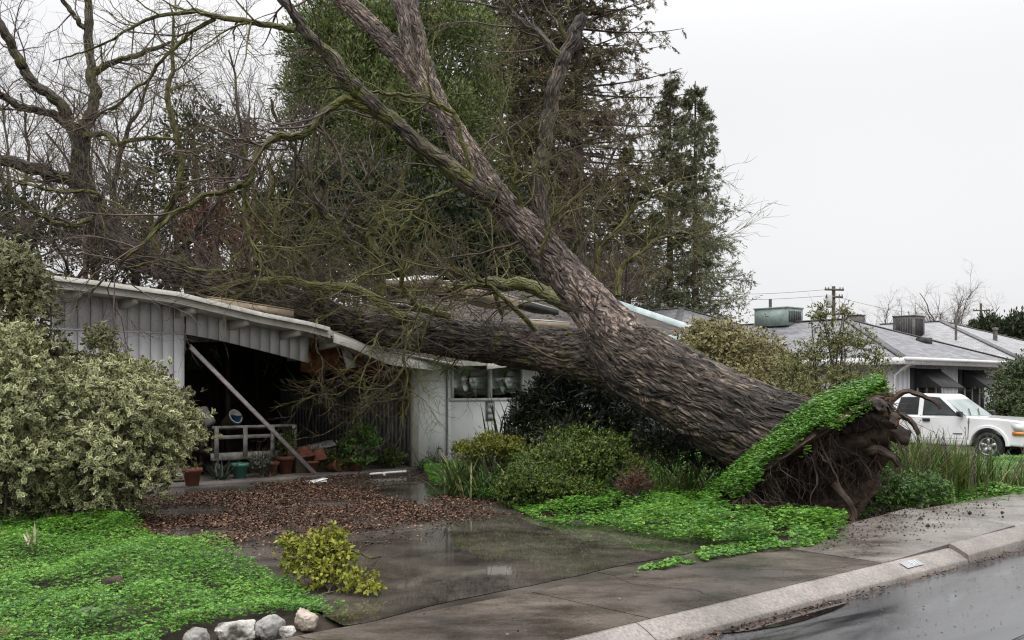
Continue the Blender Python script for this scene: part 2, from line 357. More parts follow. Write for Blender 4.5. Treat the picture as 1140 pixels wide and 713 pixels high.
for a, b in slabs:
    f0, b0, f1, b1_ = lift.get(a, (0, 0, 0, 0)); mb = g2 if 9 < a < 23 else g
    S = np.linspace(a + .008, b - .008, 14); Nn = np.linspace(4.775, 6.07, 8); V = np.zeros((14, 8, 3))
    for i, s in enumerate(S):
        for j, n in enumerate(Nn):
            t = (s - a) / (b - a); q = j / 7; V[i, j] = W(s, n, (f0 * (1 - q) + b0 * q) * (1 - t) + (f1 * (1 - q) + b1_ * q) * t)
    mb.grid(V); Lw = V - np.array([0, 0, .13])
    for e in (V[:, 0], V[:, -1]): mb.grid(np.stack([e, e - np.array([0, 0, .13])], 1))
    for e in (V[0], V[-1]): mb.grid(np.stack([e, e - np.array([0, 0, .13])], 1))
structure(g.build('pavement', m_walk)); structure(g2.build('lifted_pavement', m_slab))

g = MB()
dl = [(6.05, 4.0, 9.55), (8, 4.05, 9.6), (10.3, 4.5, 9.7), (13, 4.9, 10.2), (15.6, 5.2, 11.4), (16.6, 5.3, 12.6)]
def dspan(n):
    d = np.array(dl); return np.interp(n, d[:, 0], d[:, 1]), np.interp(n, d[:, 0], d[:, 2])
for n0, n1 in ((6.055, 9.8), (9.815, 13.4), (13.415, 16.6)):
    for k in range(2):
        V = []
        for n in np.linspace(n0, n1, 12):
            a, b = dspan(n); mid = (a + b) / 2; lo, hi = (a, mid - .006) if k == 0 else (mid + .006, b)
            V.append([W(s, n, -.003 + min(1, max(0, (n - 6.1) / 1.2)) * .004 * (fbm(np.array([[s * .6, n * .6, 0]]), 3, 2)[0] - .5)) for s in np.linspace(lo, hi, 12)])
        g.grid(np.array(V))
structure(g.build('driveway', m_drive))
def blob_sheet(name, outline_px, z, m, seed, amp=.18):
    q = np.array([G(x, y, z) for x, y in outline_px]); pts = spline(np.vstack([q, q[:1]]), 120)[:-1]; c = pts.mean(0)
    k = 1 + (fbm(pts * np.array([1.1, 1.1, 0]) + seed, seed, 4) - .5) * amp * 2; pts = c + (pts - c) * k[:, None]; pts[:, 2] = z
    mb = MB(); mb.add(np.vstack([pts, c]), [[i, (i + 1) % len(pts), len(pts)] for i in range(len(pts))]); return structure(mb.build(name, m))
blob_sheet('puddle', [(408, 692), (378, 694), (350, 670), (345, 632), (395, 606), (470, 588), (560, 574), (640, 580), (800, 599), (770, 616), (700, 628), (640, 643), (520, 665)], .002, m_water, 3, .05)
blob_sheet('puddle', [(392, 556), (430, 541), (478, 540), (500, 556), (486, 571), (430, 572)], .002, m_water, 5)
blob_sheet('gutter_puddle', [(760, 709), (850, 684), (905, 668), (940, 672), (890, 692), (840, 702)], -.141, m_gutter, 8, .12)

m_crack = M('dirty_crack', (.008, .007, .006), (.02, .017, .014), 8, .9)
def crack(pts, z, w, seed):
    q = spline(np.array(pts), 60); r_ = np.random.default_rng(seed); off = np.cumsum(r_.normal(0, .009, (60, 2)), 0); off -= np.linspace(0, 1, 60)[:, None] * off[-1]; q[:, :2] += off; q[:, 2] = z
    t = unit(np.gradient(q, axis=0)); sd = np.stack([-t[:, 1], t[:, 0], 0 * t[:, 0]], -1) * (w * r_.uniform(.3, 1, 60))[:, None]; mb = MB(); mb.grid(np.stack([q - sd, q + sd], 1)); return structure(mb.build('pavement_crack', m_crack))
crack([W(6.6, 4.79), W(6.75, 5.2), W(6.6, 5.7), W(6.72, 6.05)], .004, .005, 1); crack([W(3.2, 4.8), W(3.6, 5.3), W(3.5, 6.05)], .004, .005, 2)
crack([W(7.4, 6.15), W(7.2, 7.4), W(7.6, 8.6), W(7.3, 9.7)], .006, .006, 3); crack([W(9.1, 4.8), W(8.3, 5.05), W(7.9, 5.6)], .004, .004, 4); crack([W(5, 2.6), W(8, 2.9), W(12, 2.75), W(18, 3.0)], -.122, .012, 5)
# ------------------------------------------------------------------ fallen leaves on the drive
def litter(poly, dens, hgt, zb=0.0):
    p = scatter(poly, dens * 3.0, zb); p = p[fbm(p * np.array([1.1, 1.1, 0]) + 9, 17, 4) > rng.uniform(.32, .5, len(p))]; n = len(p); h = fbm(p * np.array([.7, .7, 0]) + 4, 11, 3)
    p[:, 2] += rng.uniform(0, 1, n) * hgt * np.clip(h * 2 - .5, .08, 1) + .012
    a = rng.uniform(0, 6.28, n); d = np.stack([np.cos(a), np.sin(a), rng.normal(0, .3, n)], -1)
    nr = unit(np.stack([rng.normal(0, .5, n), rng.normal(0, .5, n), np.ones(n)], -1)); return p, d, nr, n
g = MB()
def gp(l, z=0): return [G(x, y, z) for x, y in l]
for poly, dens, hg in ((gp([(125, 590), (130, 562), (180, 556), (235, 552), (290, 543), (345, 541), (420, 553), (478, 566), (505, 577), (425, 590), (360, 598), (300, 600), (235, 610)]), 620, .09),
                       (gp([(470, 555), (500, 552), (620, 570), (640, 578), (560, 574), (500, 580)]), 380, .03),
                       (gp([(330, 543), (330, 530), (480, 522), (490, 545), (400, 548)]), 150, .02),
                       (gp([(200, 612), (320, 600), (500, 578), (560, 576), (480, 600), (330, 630), (250, 612)]), 45, .012)):
    p, d, nr, n = litter(poly, dens, hg); L = rng.uniform(.024, .058, n); g.leaves(p, d, nr, L, L * rng.uniform(.4, .65, n), .3)
o = stuff(g.build('fallen_leaves', m_litter)); tag(o, 'drift of wet brown fallen leaves on the driveway', 'leaf litter')

g = MB(); q = [W(s, n, -.13) for s, n in ((5, 4.37), (8, 4.45), (11, 4.45), (13, 4.42), (13, 4.545), (5, 4.545))]
p, d, nr, n = litter(q, 150, .015, -.148); L = rng.uniform(.02, .055, n); g.leaves(p, d, nr, L, L * .5, .3)
p, d, nr, n = litter([W(4, 4.8), W(12, 4.8), W(12, 6.05), W(4, 6.05)], 7, .004, .0); L = rng.uniform(.012, .035, n); g.leaves(p, d, nr, L, L * .5, .2)
p, d, nr, n = litter([W(4.5, 2.2), W(14, 2.6), W(14, 4.45), W(4.5, 4.45)], 10, .004, -.142); L = rng.uniform(.012, .035, n); g.leaves(p, d, nr, L, L * .5, .2)
for q in ([W(-2, 7), W(3.9, 7), W(4, 12), W(0, 12)], gp([(480, 545), (700, 592), (900, 605), (880, 515), (600, 515)], .1)):
    p, d, nr, n = litter(q, 2.5, .06, .22); L = rng.uniform(.025, .06, n); g.leaves(p, d, nr, L, L * .5, .2)
o = stuff(g.build('gutter_litter', m_litter)); tag(o, 'wet leaf scraps strewn along the gutter, pavement and clover', 'leaf litter')
# ------------------------------------------------------------------ clover
def clover(mb, p, size, h, spread=.62):
    n = len(p); p = p.copy(); p[:, 2] += h; az = rng.uniform(0, 6.28, n); sz = size * rng.uniform(.65, 1.3, n)
    tilt = rng.normal(0, .33, (n, 2)); nn = unit(np.stack([tilt[:, 0], tilt[:, 1], np.ones(n)], -1))
    for k in range(3):
        a = az + k * 2.094; d = np.stack([np.cos(a), np.sin(a), -.25 + rng.normal(0, .2, n)], -1); d = d - (d * nn).sum(1, keepdims=True) * nn * .7
        mb.leaves(p, d, nn, sz, sz * .95, -.12)
def clover_field(poly, dens, size, h0, h1, fs=1.1, seed=0, edge=None):
    p = scatter(poly, dens); h = h0 + (h1 - h0) * np.clip((fbm(p * np.array([fs, fs, 0]) + seed, seed, 4) - .3) * 2.2, 0, 1)
    bare = fbm(p * np.array([2.3, 2.3, 0]) + 31, seed + 9, 3); k = bare > .30; p, h = p[k], h[k]
    mb.append((p, size, h * rng.uniform(.45, 1.08, len(p)))); return p
mb = []
clover_field([W(-9, 7.2), G(20, 760), G(120, 745), G(200, 716), G(240, 702), G(290, 697), G(330, 691), G(386, 698), W(4.12, 6.9), W(4.36, 8.0), W(4.45, 9.4), W(4.5, 10.6), W(4.6, 11.6), W(4.6, 12.6), W(4.2, 13.4), W(3, 13.8), W(-7, 12.5)], 2700, .0195, .06, .27, seed=1)
g = MB(); [clover(g, *q) for q in mb]
o = stuff(g.build('clover_lawn', m_clover)); tag(o, 'bright green clover lawn left of the driveway behind the rocks', 'ground cover')
mb = []
clover_field(gp([(478, 540), (560, 560), (600, 577), (700, 592), (800, 606), (850, 610), (905, 606), (945, 592), (935, 575), (890, 540), (880, 515), (800, 508), (700, 505), (600, 515), (470, 520)], .05), 1700, .026, .06, .28, seed=5)
clover_field(gp([(706, 640), (770, 626), (865, 609), (850, 601), (770, 617), (712, 631)], .02), 1500, .03, .03, .09, 3, seed=6)
clover_field(gp([(880, 611), (930, 603), (958, 596), (940, 588), (880, 596)], .02), 800, .03, .05, .16, 3, seed=7)
clover_field(gp([(785, 556), (812, 545), (845, 570), (860, 596), (800, 604), (770, 585)], .1), 1500, .028, .12, .38, 2, seed=12)
g = MB(); [clover(g, *q) for q in mb]
o = stuff(g.build('clover_bed', m_clover)); tag(o, 'green clover filling the planting bed under the fallen trunk', 'ground cover')
mb = []
clover_field(gp([(945, 578), (985, 567), (1045, 561), (1095, 568), (1140, 555), (1230, 538), (1230, 512), (1100, 512), (1060, 516), (950, 535)], .05), 1300, .032, .06, .24, seed=8)
g = MB(); [clover(g, *q) for q in mb]
o = stuff(g.build('clover_verge', m_clover)); tag(o, 'green clover verge in front of the white pickup', 'ground cover')
# ------------------------------------------------------------------ the crushed house
m_siding = M('grey_siding', (.60, .60, .615), (.72, .72, .735), 1.5, .6, 0, 60, st=(3, 3, .6))
m_dark = M('shadow_board', (.03, .028, .027), (.06, .055, .05), 5, .85)
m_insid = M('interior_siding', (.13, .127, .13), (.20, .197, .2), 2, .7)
m_ply = M('plywood_and_dark_gap', (.03, .022, .017), (.08, .06, .045), 3, .85)
m_stucco = M('white_stucco', (.68, .68, .675), (.82, .82, .815), .9, .8, .08, 60, lo=.3, hi=.6, bdist=.004)
m_trim = M('weathered_white_trim', (.34, .325, .285), (.56, .54, .49), 3, .55, .1, 40, lo=.3, hi=.65)
m_white = M('white_paint', (.66, .66, .65), (.78, .78, .77), 3, .5)
m_roof = M('old_roofing', (.02, .016, .013), (.05, .04, .034), 4, .8, .6, 60, c3=(.09, .07, .055), bdist=.01)
m_broken = M('broken_wood', (.06, .02, .008), (.22, .085, .03), 6, .8, .8, 20)
m_tan = M('raw_wood', (.20, .15, .10), (.36, .29, .21), 4, .75, .3, 30, st=(1, 1, 4))
m_teal = M('pale_roof_trim', (.36, .45, .44), (.55, .63, .62), 3, .4)
m_frame = M('window_frame_paint', (.55, .55, .53), (.7, .7, .68), 6, .5)
m_blind = M('blind', (.6, .6, .58), (.7, .7, .68), 5, .6)
m_metal = M('grey_metal', (.16, .17, .18), (.28, .29, .30), 6, .45, metal=.4)
def glass_mat(name, tint=(.5, .55, .55), refl=.16):
    m, nt, n, l, bs = _new(name); t = n.new('ShaderNodeBsdfTransparent'); t.inputs[0].default_value = c4(tint)
    gl = n.new('ShaderNodeBsdfGlossy'); gl.inputs['Roughness'].default_value = .03
    fr = n.new('ShaderNodeFresnel'); fr.inputs[0].default_value = 1.5; ad = n.new('ShaderNodeMath'); ad.operation = 'ADD'; ad.inputs[1].default_value = refl * .3; l.new(fr.outputs[0], ad.inputs[0])
    mx = n.new('ShaderNodeMixShader'); l.new(ad.outputs[0], mx.inputs[0]); l.new(t.outputs[0], mx.inputs[1]); l.new(gl.outputs[0], mx.inputs[2])
    l.new(mx.outputs[0], n['Material Output'].inputs[0]); return m
m_glass = glass_mat('window_glass', (.95, .97, .96))

H = thing('damaged_house', 'low grey and white house with its carport roof crushed under the fallen trunk', 'house', W(12, 17, 0))
ES = np.array([4.9, 5.6, 7.07, 7.7, 8.65, 9.6, 10.15, 10.6, 11.4, 12.74, 14, 17, 20, 21.9]); EZ = np.array([3.43, 3.40, 3.30, 3.19, 3.03, 2.91, 2.80, 2.68, 2.40, 2.28, 2.30, 2.6, 2.95, 3.08])
def ez(s): return np.interp(s, ES, EZ)
def rz(s, n):
    pit = np.interp(s, [5, 10, 13, 17, 22], [.135, .14, .24, .31, .32]); d = n - 16.3
    top = ez(s) + pit * np.minimum(d, 5.7) - pit * np.maximum(d - 5.7, 0)
    return top
def boards(mb, s0, s1, n, zb, zt, w=.2, gap=.012, th=.02, jig=0.0):
    k = max(1, round((s1 - s0) / w)); e = np.linspace(s0, s1, k + 1)
    for a, b in zip(e[:-1], e[1:]):
        a += gap / 2; b -= gap / 2; q = rng.normal(0, jig)
        mb.hexa([W(a, n + q, zb(a)), W(b, n + q, zb(b)), W(b, n + th, zb(b)), W(a, n + th, zb(a)), W(a, n + q, zt(a)), W(b, n + q, zt(b)), W(b, n + th, zt(b)), W(a, n + th, zt(a))])
def boards_n(mb, s, n0, n1, zb, zt, w=.15, gap=.005, th=.02):
    k = max(1, round((n1 - n0) / w)); e = np.linspace(n0, n1, k + 1)
    for a, b in zip(e[:-1], e[1:]): mb.sn(s - th, s, a + gap / 2, b - gap / 2, zb, zt)
K = lambda z: (lambda s: z)
g = MB(); boards(g, 5.3, 7.54, 17, K(.08), K(2.66)); boards(g, 5.3, 7.54, 16.998, K(2.69), lambda s: ez(s) + .03)
g.sn(5.3, 7.54, 17.025, 17.10, 0, 3.2, 1); g.sn(5.3, 7.54, 16.985, 17.02, 2.662, 2.688); g.build('carport_side_wall', [m_siding, m_dark], H)
hb = lambda s: np.interp(s, [7.54, 8.2, 9.2, 10.04], [2.67, 2.58, 2.38, 2.2])
g = MB(); boards(g, 7.56, 10.04, 16.99, hb, lambda s: ez(s) - .02, jig=.003)
for a, b in zip(np.linspace(7.56, 10, 6)[:-1], np.linspace(7.56, 10, 6)[1:]):
    g.hexa([W(a, 17.02, hb(a) + .02), W(b, 17.02, hb(b) + .02), W(b, 17.06, hb(b) + .02), W(a, 17.06, hb(a) + .02), W(a, 17.02, ez(a) - .05), W(b, 17.02, ez(b) - .05), W(b, 17.06, ez(b) - .05), W(a, 17.06, ez(a) - .05)], 1)
g.build('header_panel', [m_siding, m_dark], H)
g = MB(); a, b, z0, z1 = 10.78, 10.98, 2.1, 2.48; g.hexa([W(a + .12, 16.97, z0), W(b + .14, 16.97, z0 + .03), W(b + .14, 16.995, z0 + .03), W(a + .12, 16.995, z0), W(a, 16.97, z1), W(b, 16.97, z1), W(b, 16.995, z1), W(a, 16.995, z1)])
g.build('hanging_board', m_siding, H)
g = MB()                                                   # splintered sheathing behind the missing header boards
S = np.linspace(10.06, 11.9, 26); Z = np.linspace(0, 1, 12); V = np.zeros((26, 12, 3))
for i, s in enumerate(S):
    for j, t in enumerate(Z):
        zb = 1.98 + .16 * fbm(np.array([[s * 3, 0, 1.]]), 3, 3)[0] - .05 * (s - 10); zt = ez(s) - .06
        V[i, j] = W(s, 17.12 + .3 * (fbm(np.array([[s * 2.2, t * 3, 0]]), 4, 3)[0] - .5) + .25 * (1 - t), zb + (zt - zb) * t)
g.grid(V)
for k in range(46):
    s = rng.uniform(10.1, 12.4); z = ez(s) - rng.uniform(.15, .75); d = rng.normal(0, .3, 3) + np.array([.3, 0, -.1]); a = W(s, rng.uniform(17.0, 17.5), z); g.bar(a, a + unit(d) * rng.uniform(.15, .6), rng.uniform(.01, .05), rng.uniform(.006, .02))
g.build('splintered_sheathing', m_broken, H)
# carport interior
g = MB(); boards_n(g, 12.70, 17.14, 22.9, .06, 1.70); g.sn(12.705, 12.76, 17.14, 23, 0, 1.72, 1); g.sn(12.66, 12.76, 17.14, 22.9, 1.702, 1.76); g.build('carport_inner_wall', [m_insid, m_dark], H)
g = MB(); g.sn(7.5, 12.9, 22.92, 23.0, 0, 3.0); g.sn(7.44, 7.52, 17.11, 22.9, 0, 3.1); g.sn(12.88, 12.94, 17.16, 22.9, 0, 2.4)  # last sheet: dark colour stands in for the unlit open space above the wall
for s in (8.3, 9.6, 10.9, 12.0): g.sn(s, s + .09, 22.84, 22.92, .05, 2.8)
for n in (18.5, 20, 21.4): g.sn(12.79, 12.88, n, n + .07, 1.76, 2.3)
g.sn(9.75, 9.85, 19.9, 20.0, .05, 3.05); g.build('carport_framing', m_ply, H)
g = MB(); g.sn(5.2, 12.9, 16.62, 23.2, -.06, .045); g.build('carport_slab', m_apron, H)
g = MB(); g.sn(12.55, 12.70, 17.0, 17.13, .045, 2.26); g.build('corner_post', m_trim, H)
# white front wall with its window opening
s0, s1, z0, z1 = 13.58, 15.72, 1.49, 2.30
g = MB()
g.sn(12.705, s0, 17, 17.12, 0, 2.36); g.sn(s0, s1, 17, 17.12, 0, z0); g.sn(s1, 21.6, 17, 17.12, 0, 2.45)
g.sn(21.5, 21.6, 17.12, 27.4, 0, 3.2); g.sn(5.3, 5.4, 17.1, 27.4, 0, 3.25); g.sn(5.4, 21.5, 27.3, 27.4, 0, 3.1)
g.add([W(21.55, 17.1, 3.1), W(21.55, 27.3, 3.1), W(21.55, 22, 4.85)], [[0, 1, 2]])
g.build('wall', m_stucco, H)
win = MB()
for a, b, c, d in ((s0 - .05, s1 + .05, z0 - .06, z0), (s0, s1, z1 - .045, z1), (s0, s0 + .05, z0, z1 - .045), (s1 - .05, s1, z0, z1 - .045), (14.66, 14.74, z0, z1 - .045)): win.sn(a, b, 16.965, 17.07, c, d)
wo_ = win.build('window', m_frame, H)
g = MB(); g.sn(s0 + .05, 14.66, 17.03, 17.036, z0, z1 - .045); g.sn(14.74, s1 - .05, 17.03, 17.036, z0, z1 - .045)
g.build('pane', m_glass, wo_)
g = MB()
for k in range(5):
    z = z0 + .06 + k * .145; g.sn(s0 + .05, 14.64, 17.075, 17.085, z, z + .128); g.sn(14.76, s1 - .05, 17.10, 17.11, z, z + .128)
g.sn(s0, s1, 17.3, 17.32, 1.3, 2.4, 1)  # dark sheet standing in for the unlit room behind the blinds
g.build('blind', [m_blind, m_dark], wo_)
g = MB(); g.sn(14.57, 14.82, 16.97, 17.0, .98, 1.42)
for k in range(3): g.sn(14.61, 14.78, 16.962, 16.972, 1.02 + k * .13, 1.12 + k * .13, 1)
g.build('wall_vent', [m_metal, m_trim], H)
g = MB(); g.tube([W(13.46, 16.975, .25), W(13.46, 16.975, 1.2), W(13.46, 16.975, 2.34)], .018, 8); g.build('conduit', m_metal, H)
g = MB(); g.tube([W(13.15, 16.9, 0), W(13.15, 16.9, .42)], .016, 8); g.tube([W(13.15, 16.92, .42), W(13.15, 16.78, .42), W(13.15, 16.74, .36)], .018, 8); g.lathe(W(13.15, 16.84, .45), [(.0, 0), (.035, 0), (.035, .012), (0, .014)], 10); g.build('garden_tap', m_metal, H)
g = MB(); g.sn(12.62, 12.68, 17.45, 17.65, 1.1, 1.42); g.build('meter_box', m_broken, H)
# roof: top, underside, edges
S = np.linspace(4.9, 21.9, 90); Nn = np.concatenate([np.linspace(16.3, 22, 22), np.linspace(22.3, 27.7, 10)])
SS, NN = np.meshgrid(S, Nn, indexing='ij'); ZZ = np.vectorize(rz)(SS, NN); wob = (fbm(np.stack([SS, NN, 0 * SS], -1) * 1.2, 21, 3) - .5) * .07 * np.exp(-((SS - 11.5) / 3.0) ** 2)
V = SS[..., None] * U + NN[..., None] * NV; V[..., 2] = ZZ + wob
g = MB(); g.grid(V, 0, np.stack([SS, NN], -1)); Vb = V.copy(); Vb[..., 2] -= .10; g.grid(Vb, 1, None, True)
for e in (0, -1): g.grid(np.stack([V[e], Vb[e]], 1), 1)
g.grid(np.stack([V[:, 0], Vb[:, 0]], 1), 1); g.build('roof', [m_roof, m_trim], H)
g = MB(); S = np.linspace(4.9, 12.72, 46)
def strip(mb, S, n0, n1, zo0, zo1, m=0):
    V = np.array([[W(a, n, ez(a) + z) for n, z in ((n0, zo0), (n0, zo1), (n1, zo1), (n1, zo0), (n0, zo0))] for a in S]); mb.grid(V, m)
    for e in (0, -1): mb.add(V[e][:4], [[0, 1, 2, 3]], m)
S1, S2 = np.linspace(4.9, 10.08, 30), np.linspace(10.14, 12.72, 18); strip(g, S1, 16.265, 16.295, -.155, .02); strip(g, S1, 16.30, 16.99, -.135, -.115); g.build('fascia', m_trim, H); g = MB(); strip(g, S2, 16.24, 16.27, -.225, -.06); strip(g, S2, 16.30, 16.99, -.135, -.115); g.build('fascia', m_trim, H); g = MB()
for k in range(14): a = W(10.1 + rng.normal(0, .09), 16.26 + rng.uniform(0, .2), ez(10.1) - rng.uniform(0, .16)); g.bar(a, a + unit(U * rng.choice([-1, 1]) + np.array([0, 0, rng.normal(-.25, .3)]) + NV * rng.normal(0, .3)) * rng.uniform(.1, .34), rng.uniform(.008, .03), .008)
g.build('splintered_fascia', m_tan, H); g = MB(); strip(g, np.linspace(14, 21.9, 20), 16.265, 16.295, -.18, .02); g.build('fascia', m_trim, H)
g = MB(); strip(g, np.linspace(4.88, 10.02, 34), 16.19, 16.262, -.045, .02); strip(g, np.linspace(4.88, 10.02, 34), 16.18, 16.188, -.045, .03); g.build('gutter', m_trim, H)
for s in (5.5, 6.4, 7.4, 8.4, 9.45, 10.3): g = MB(); g.hexa([W(s - .045, 16.33, ez(s) - .24), W(s + .045, 16.33, ez(s) - .24), W(s + .045, 16.97, ez(s) - .3), W(s - .045, 16.97, ez(s) - .3), W(s - .045, 16.33, ez(s) - .137), W(s + .045, 16.33, ez(s) - .137), W(s + .045, 16.97, ez(s) - .137), W(s - .045, 16.97, ez(s) - .137)]); g.build('eave_bracket', m_trim, H)
# torn roof pieces
def plate(name, c, back, th, mats):                         # c: two front corners, back: vector to the rear edge
    a, b = [np.asarray(q) for q in c]; bk = np.asarray(back); dz = np.array([0, 0, th]); mb = MB()
    mb.hexa([a - dz, b - dz, b + bk - dz, a + bk - dz, a - .03 * dz, b - .03 * dz, b + bk - .03 * dz, a + bk - .03 * dz]); dd = np.array([0, 0, .025])
    mb.hexa([a + .004, b + .004, b + bk, a + bk, a + dd, b + dd, b + bk + dd, a + bk + dd], 1); return mb.build(name, mats, H)
bk = NV * 1.1 + np.array([0, 0, .12])
plate('torn_roof_piece', (P(508, 314, 21.4), P(577, 333, 21.6)), bk, .26, [m_tan, m_teal])
plate('torn_roof_piece', (P(455, 314, 21.8), P(492, 309, 21.8)), bk * .8, .12, [m_tan, m_white])
plate('torn_roof_piece', (P(590, 337, 21.6), P(622, 346, 21.6)), bk * .7, .10, [m_dark, m_teal])
plate('torn_roof_piece', (P(596, 357, 20.9), P(634, 360, 20.9)), bk * .5, .16, [m_tan, m_white])
plate('torn_roof_piece', (P(252, 334, 18.3), P(327, 346, 18.9)), NV * .8 + np.array([0, 0, .1]), .17, [m_tan, m_tan])
plate('torn_roof_piece', (P(432, 390, 19.9), P(515, 406, 20.6)), NV * .5 + np.array([0, 0, .06]), .05, [m_trim, m_tan])
plate('torn_roof_piece', (P(452, 340, 20.8), P(478, 350, 20.8)), bk * .5, .05, [m_dark, m_white])
n = 5200; S_, N_ = rng.uniform(5, 21.5, n), rng.uniform(16.4, 22, n); k = fbm(np.stack([S_ * .8, N_ * .8, 0 * S_], -1), 5, 3) > rng.uniform(.35, .6, n); S_, N_ = S_[k], N_[k]; n = len(S_)
p = S_[:, None] * U + N_[:, None] * NV; p[:, 2] = np.vectorize(rz)(S_, N_) + .035; a = rng.uniform(0, 6.28, n); g = MB(); L = rng.uniform(.04, .11, n)
g.leaves(p, np.stack([np.cos(a), np.sin(a), rng.normal(0, .25, n)], -1), unit(np.stack([rng.normal(0, .4, n), rng.normal(0, .4, n), np.ones(n)], -1)), L, L * .5, .25); tag(stuff(g.build('roof_leaves', m_litter)), 'brown leaves strewn over the crushed roof', 'leaf litter')
g = MB(); a, b = W(21.95, 16.28, 3.1), W(21.95, 22.0, 4.93)
g.bar(a + np.array([0, 0, -.05]), b + np.array([0, 0, -.05]), .12, .34); g.bar(a + np.array([0, 0, -.05]) - U * .1, W(20, 16.28, 2.97) + np.array([0, 0, -.05]), .1, .3); g.build('rake_trim', m_teal, H)
# ------------------------------------------------------------------ the fallen tree
def bark_mat(name, dark, mid, light, moss=0.0, st=(13, 2.0, 1)):
    m, nt, n, l, bs = _new(name); t = n.new('ShaderNodeTexCoord'); o = coords(n, l)
    wv = noise(n, l, o, 2.2, 3); sb = n.new('ShaderNodeVectorMath'); sb.operation = 'MULTIPLY_ADD'; l.new(wv.outputs['Color'], sb.inputs[0]); sb.inputs[1].default_value = (.22, .5, 0); l.new(t.outputs['UV'], sb.inputs[2])
    mp0 = n.new('ShaderNodeMapping'); mp0.inputs['Scale'].default_value = st; l.new(sb.outputs[0], mp0.inputs['Vector']); v = mp0.outputs[0]
    vo = n.new('ShaderNodeTexVoronoi'); vo.feature = 'DISTANCE_TO_EDGE'; vo.inputs['Scale'].default_value = 1.25; l.new(v, vo.inputs['Vector'])
    vc = n.new('ShaderNodeTexVoronoi'); vc.inputs['Scale'].default_value = 3.1; l.new(v, vc.inputs['Vector'])
    cr = n.new('ShaderNodeMapRange'); cr.inputs[1].default_value = 0; cr.inputs[2].default_value = .2; l.new(vo.outputs['Distance'], cr.inputs[0])
    a = noise(n, l, v, 1.7, 8, .72, .5); b = noise(n, l, o, 1.0, 5); c = noise(n, l, o, 16, 5, .7)
    r = ramp(n, [(.39, dark), (.51, mid), (.64, light)]); l.new(a.outputs[0], r.inputs[0])
    r2 = ramp(n, [(.36, (.38, .36, .34)), (.62, (1.22, 1.15, 1.08))]); l.new(b.outputs[0], r2.inputs[0])
    colr = mixc(n, l, r.outputs[0], r2.outputs[0], 1.0, 'MULTIPLY')
    s3 = n.new('ShaderNodeSeparateColor'); l.new(vc.outputs['Color'], s3.inputs[0]); r3 = ramp(n, [(.1, (.42, .41, .40)), (.9, (1.5, 1.47, 1.44))]); l.new(s3.outputs[0], r3.inputs[0])
    colr = mixc(n, l, colr, r3.outputs[0], 1.0, 'MULTIPLY')
    if moss:
        q = noise(n, l, o, 2.4, 6, .7); mp = n.new('ShaderNodeMapRange'); mp.inputs[1].default_value = .62 - moss * .3; mp.inputs[2].default_value = .72 - moss * .3; l.new(q.outputs[0], mp.inputs[0])
        rm = ramp(n, [(.35, (.045, .05, .012)), (.65, (.15, .145, .03))]); l.new(c.outputs[0], rm.inputs[0])
        colr = mixc(n, l, colr, rm.outputs[0], mp.outputs[0])
    l.new(colr, bs.inputs['Base Color']); bs.inputs['Roughness'].default_value = .6; bs.inputs['Specular IOR Level'].default_value = .35
    h1 = n.new('ShaderNodeMath'); h1.operation = 'MULTIPLY_ADD'; h1.inputs[1].default_value = .8; l.new(a.outputs[0], h1.inputs[0]); l.new(cr.outputs[0], h1.inputs[2])
    ad = n.new('ShaderNodeMath'); ad.operation = 'MULTIPLY_ADD'; ad.inputs[1].default_value = .5; l.new(c.outputs[0], ad.inputs[0]); l.new(h1.outputs[0], ad.inputs[2])
    bumpn(n, l, ad.outputs[0], 1.0, .035, bs); return m
m_bark = bark_mat('wet_bark', (.010, .008, .007), (.058, .046, .037), (.23, .19, .16), .07)
m_barkup = bark_mat('pale_flaky_bark', (.04, .032, .028), (.19, .155, .14), (.50, .42, .38), 0, (15, 2.8, 1))
m_limb = bark_mat('mossy_bark', (.03, .026, .02), (.085, .072, .055), (.17, .15, .12), .42)
m_limb2 = bark_mat('thick_moss_bark', (.035, .03, .015), (.09, .08, .03), (.16, .145, .05), .75)
m_twig = M('brown_twig', (.035, .022, .017), (.11, .075, .06), 2.5, .7)
m_twigm = M('mossy_twig', (.05, .045, .014), (.15, .135, .04), 1.8, .75)
m_rootsoil = M('root_soil', (.010, .006, .004), (.045, .026, .016), 9, .85, 1.0, 30, bdist=.03, c3=(.085, .05, .03))
m_root = M('broken_root', (.014, .009, .007), (.036, .023, .016), 5, .75, .5, 30, c3=(.085, .054, .036))
m_rootend = M('torn_root_wood', (.07, .028, .012), (.27, .12, .055), 12, .7, .5, 40)

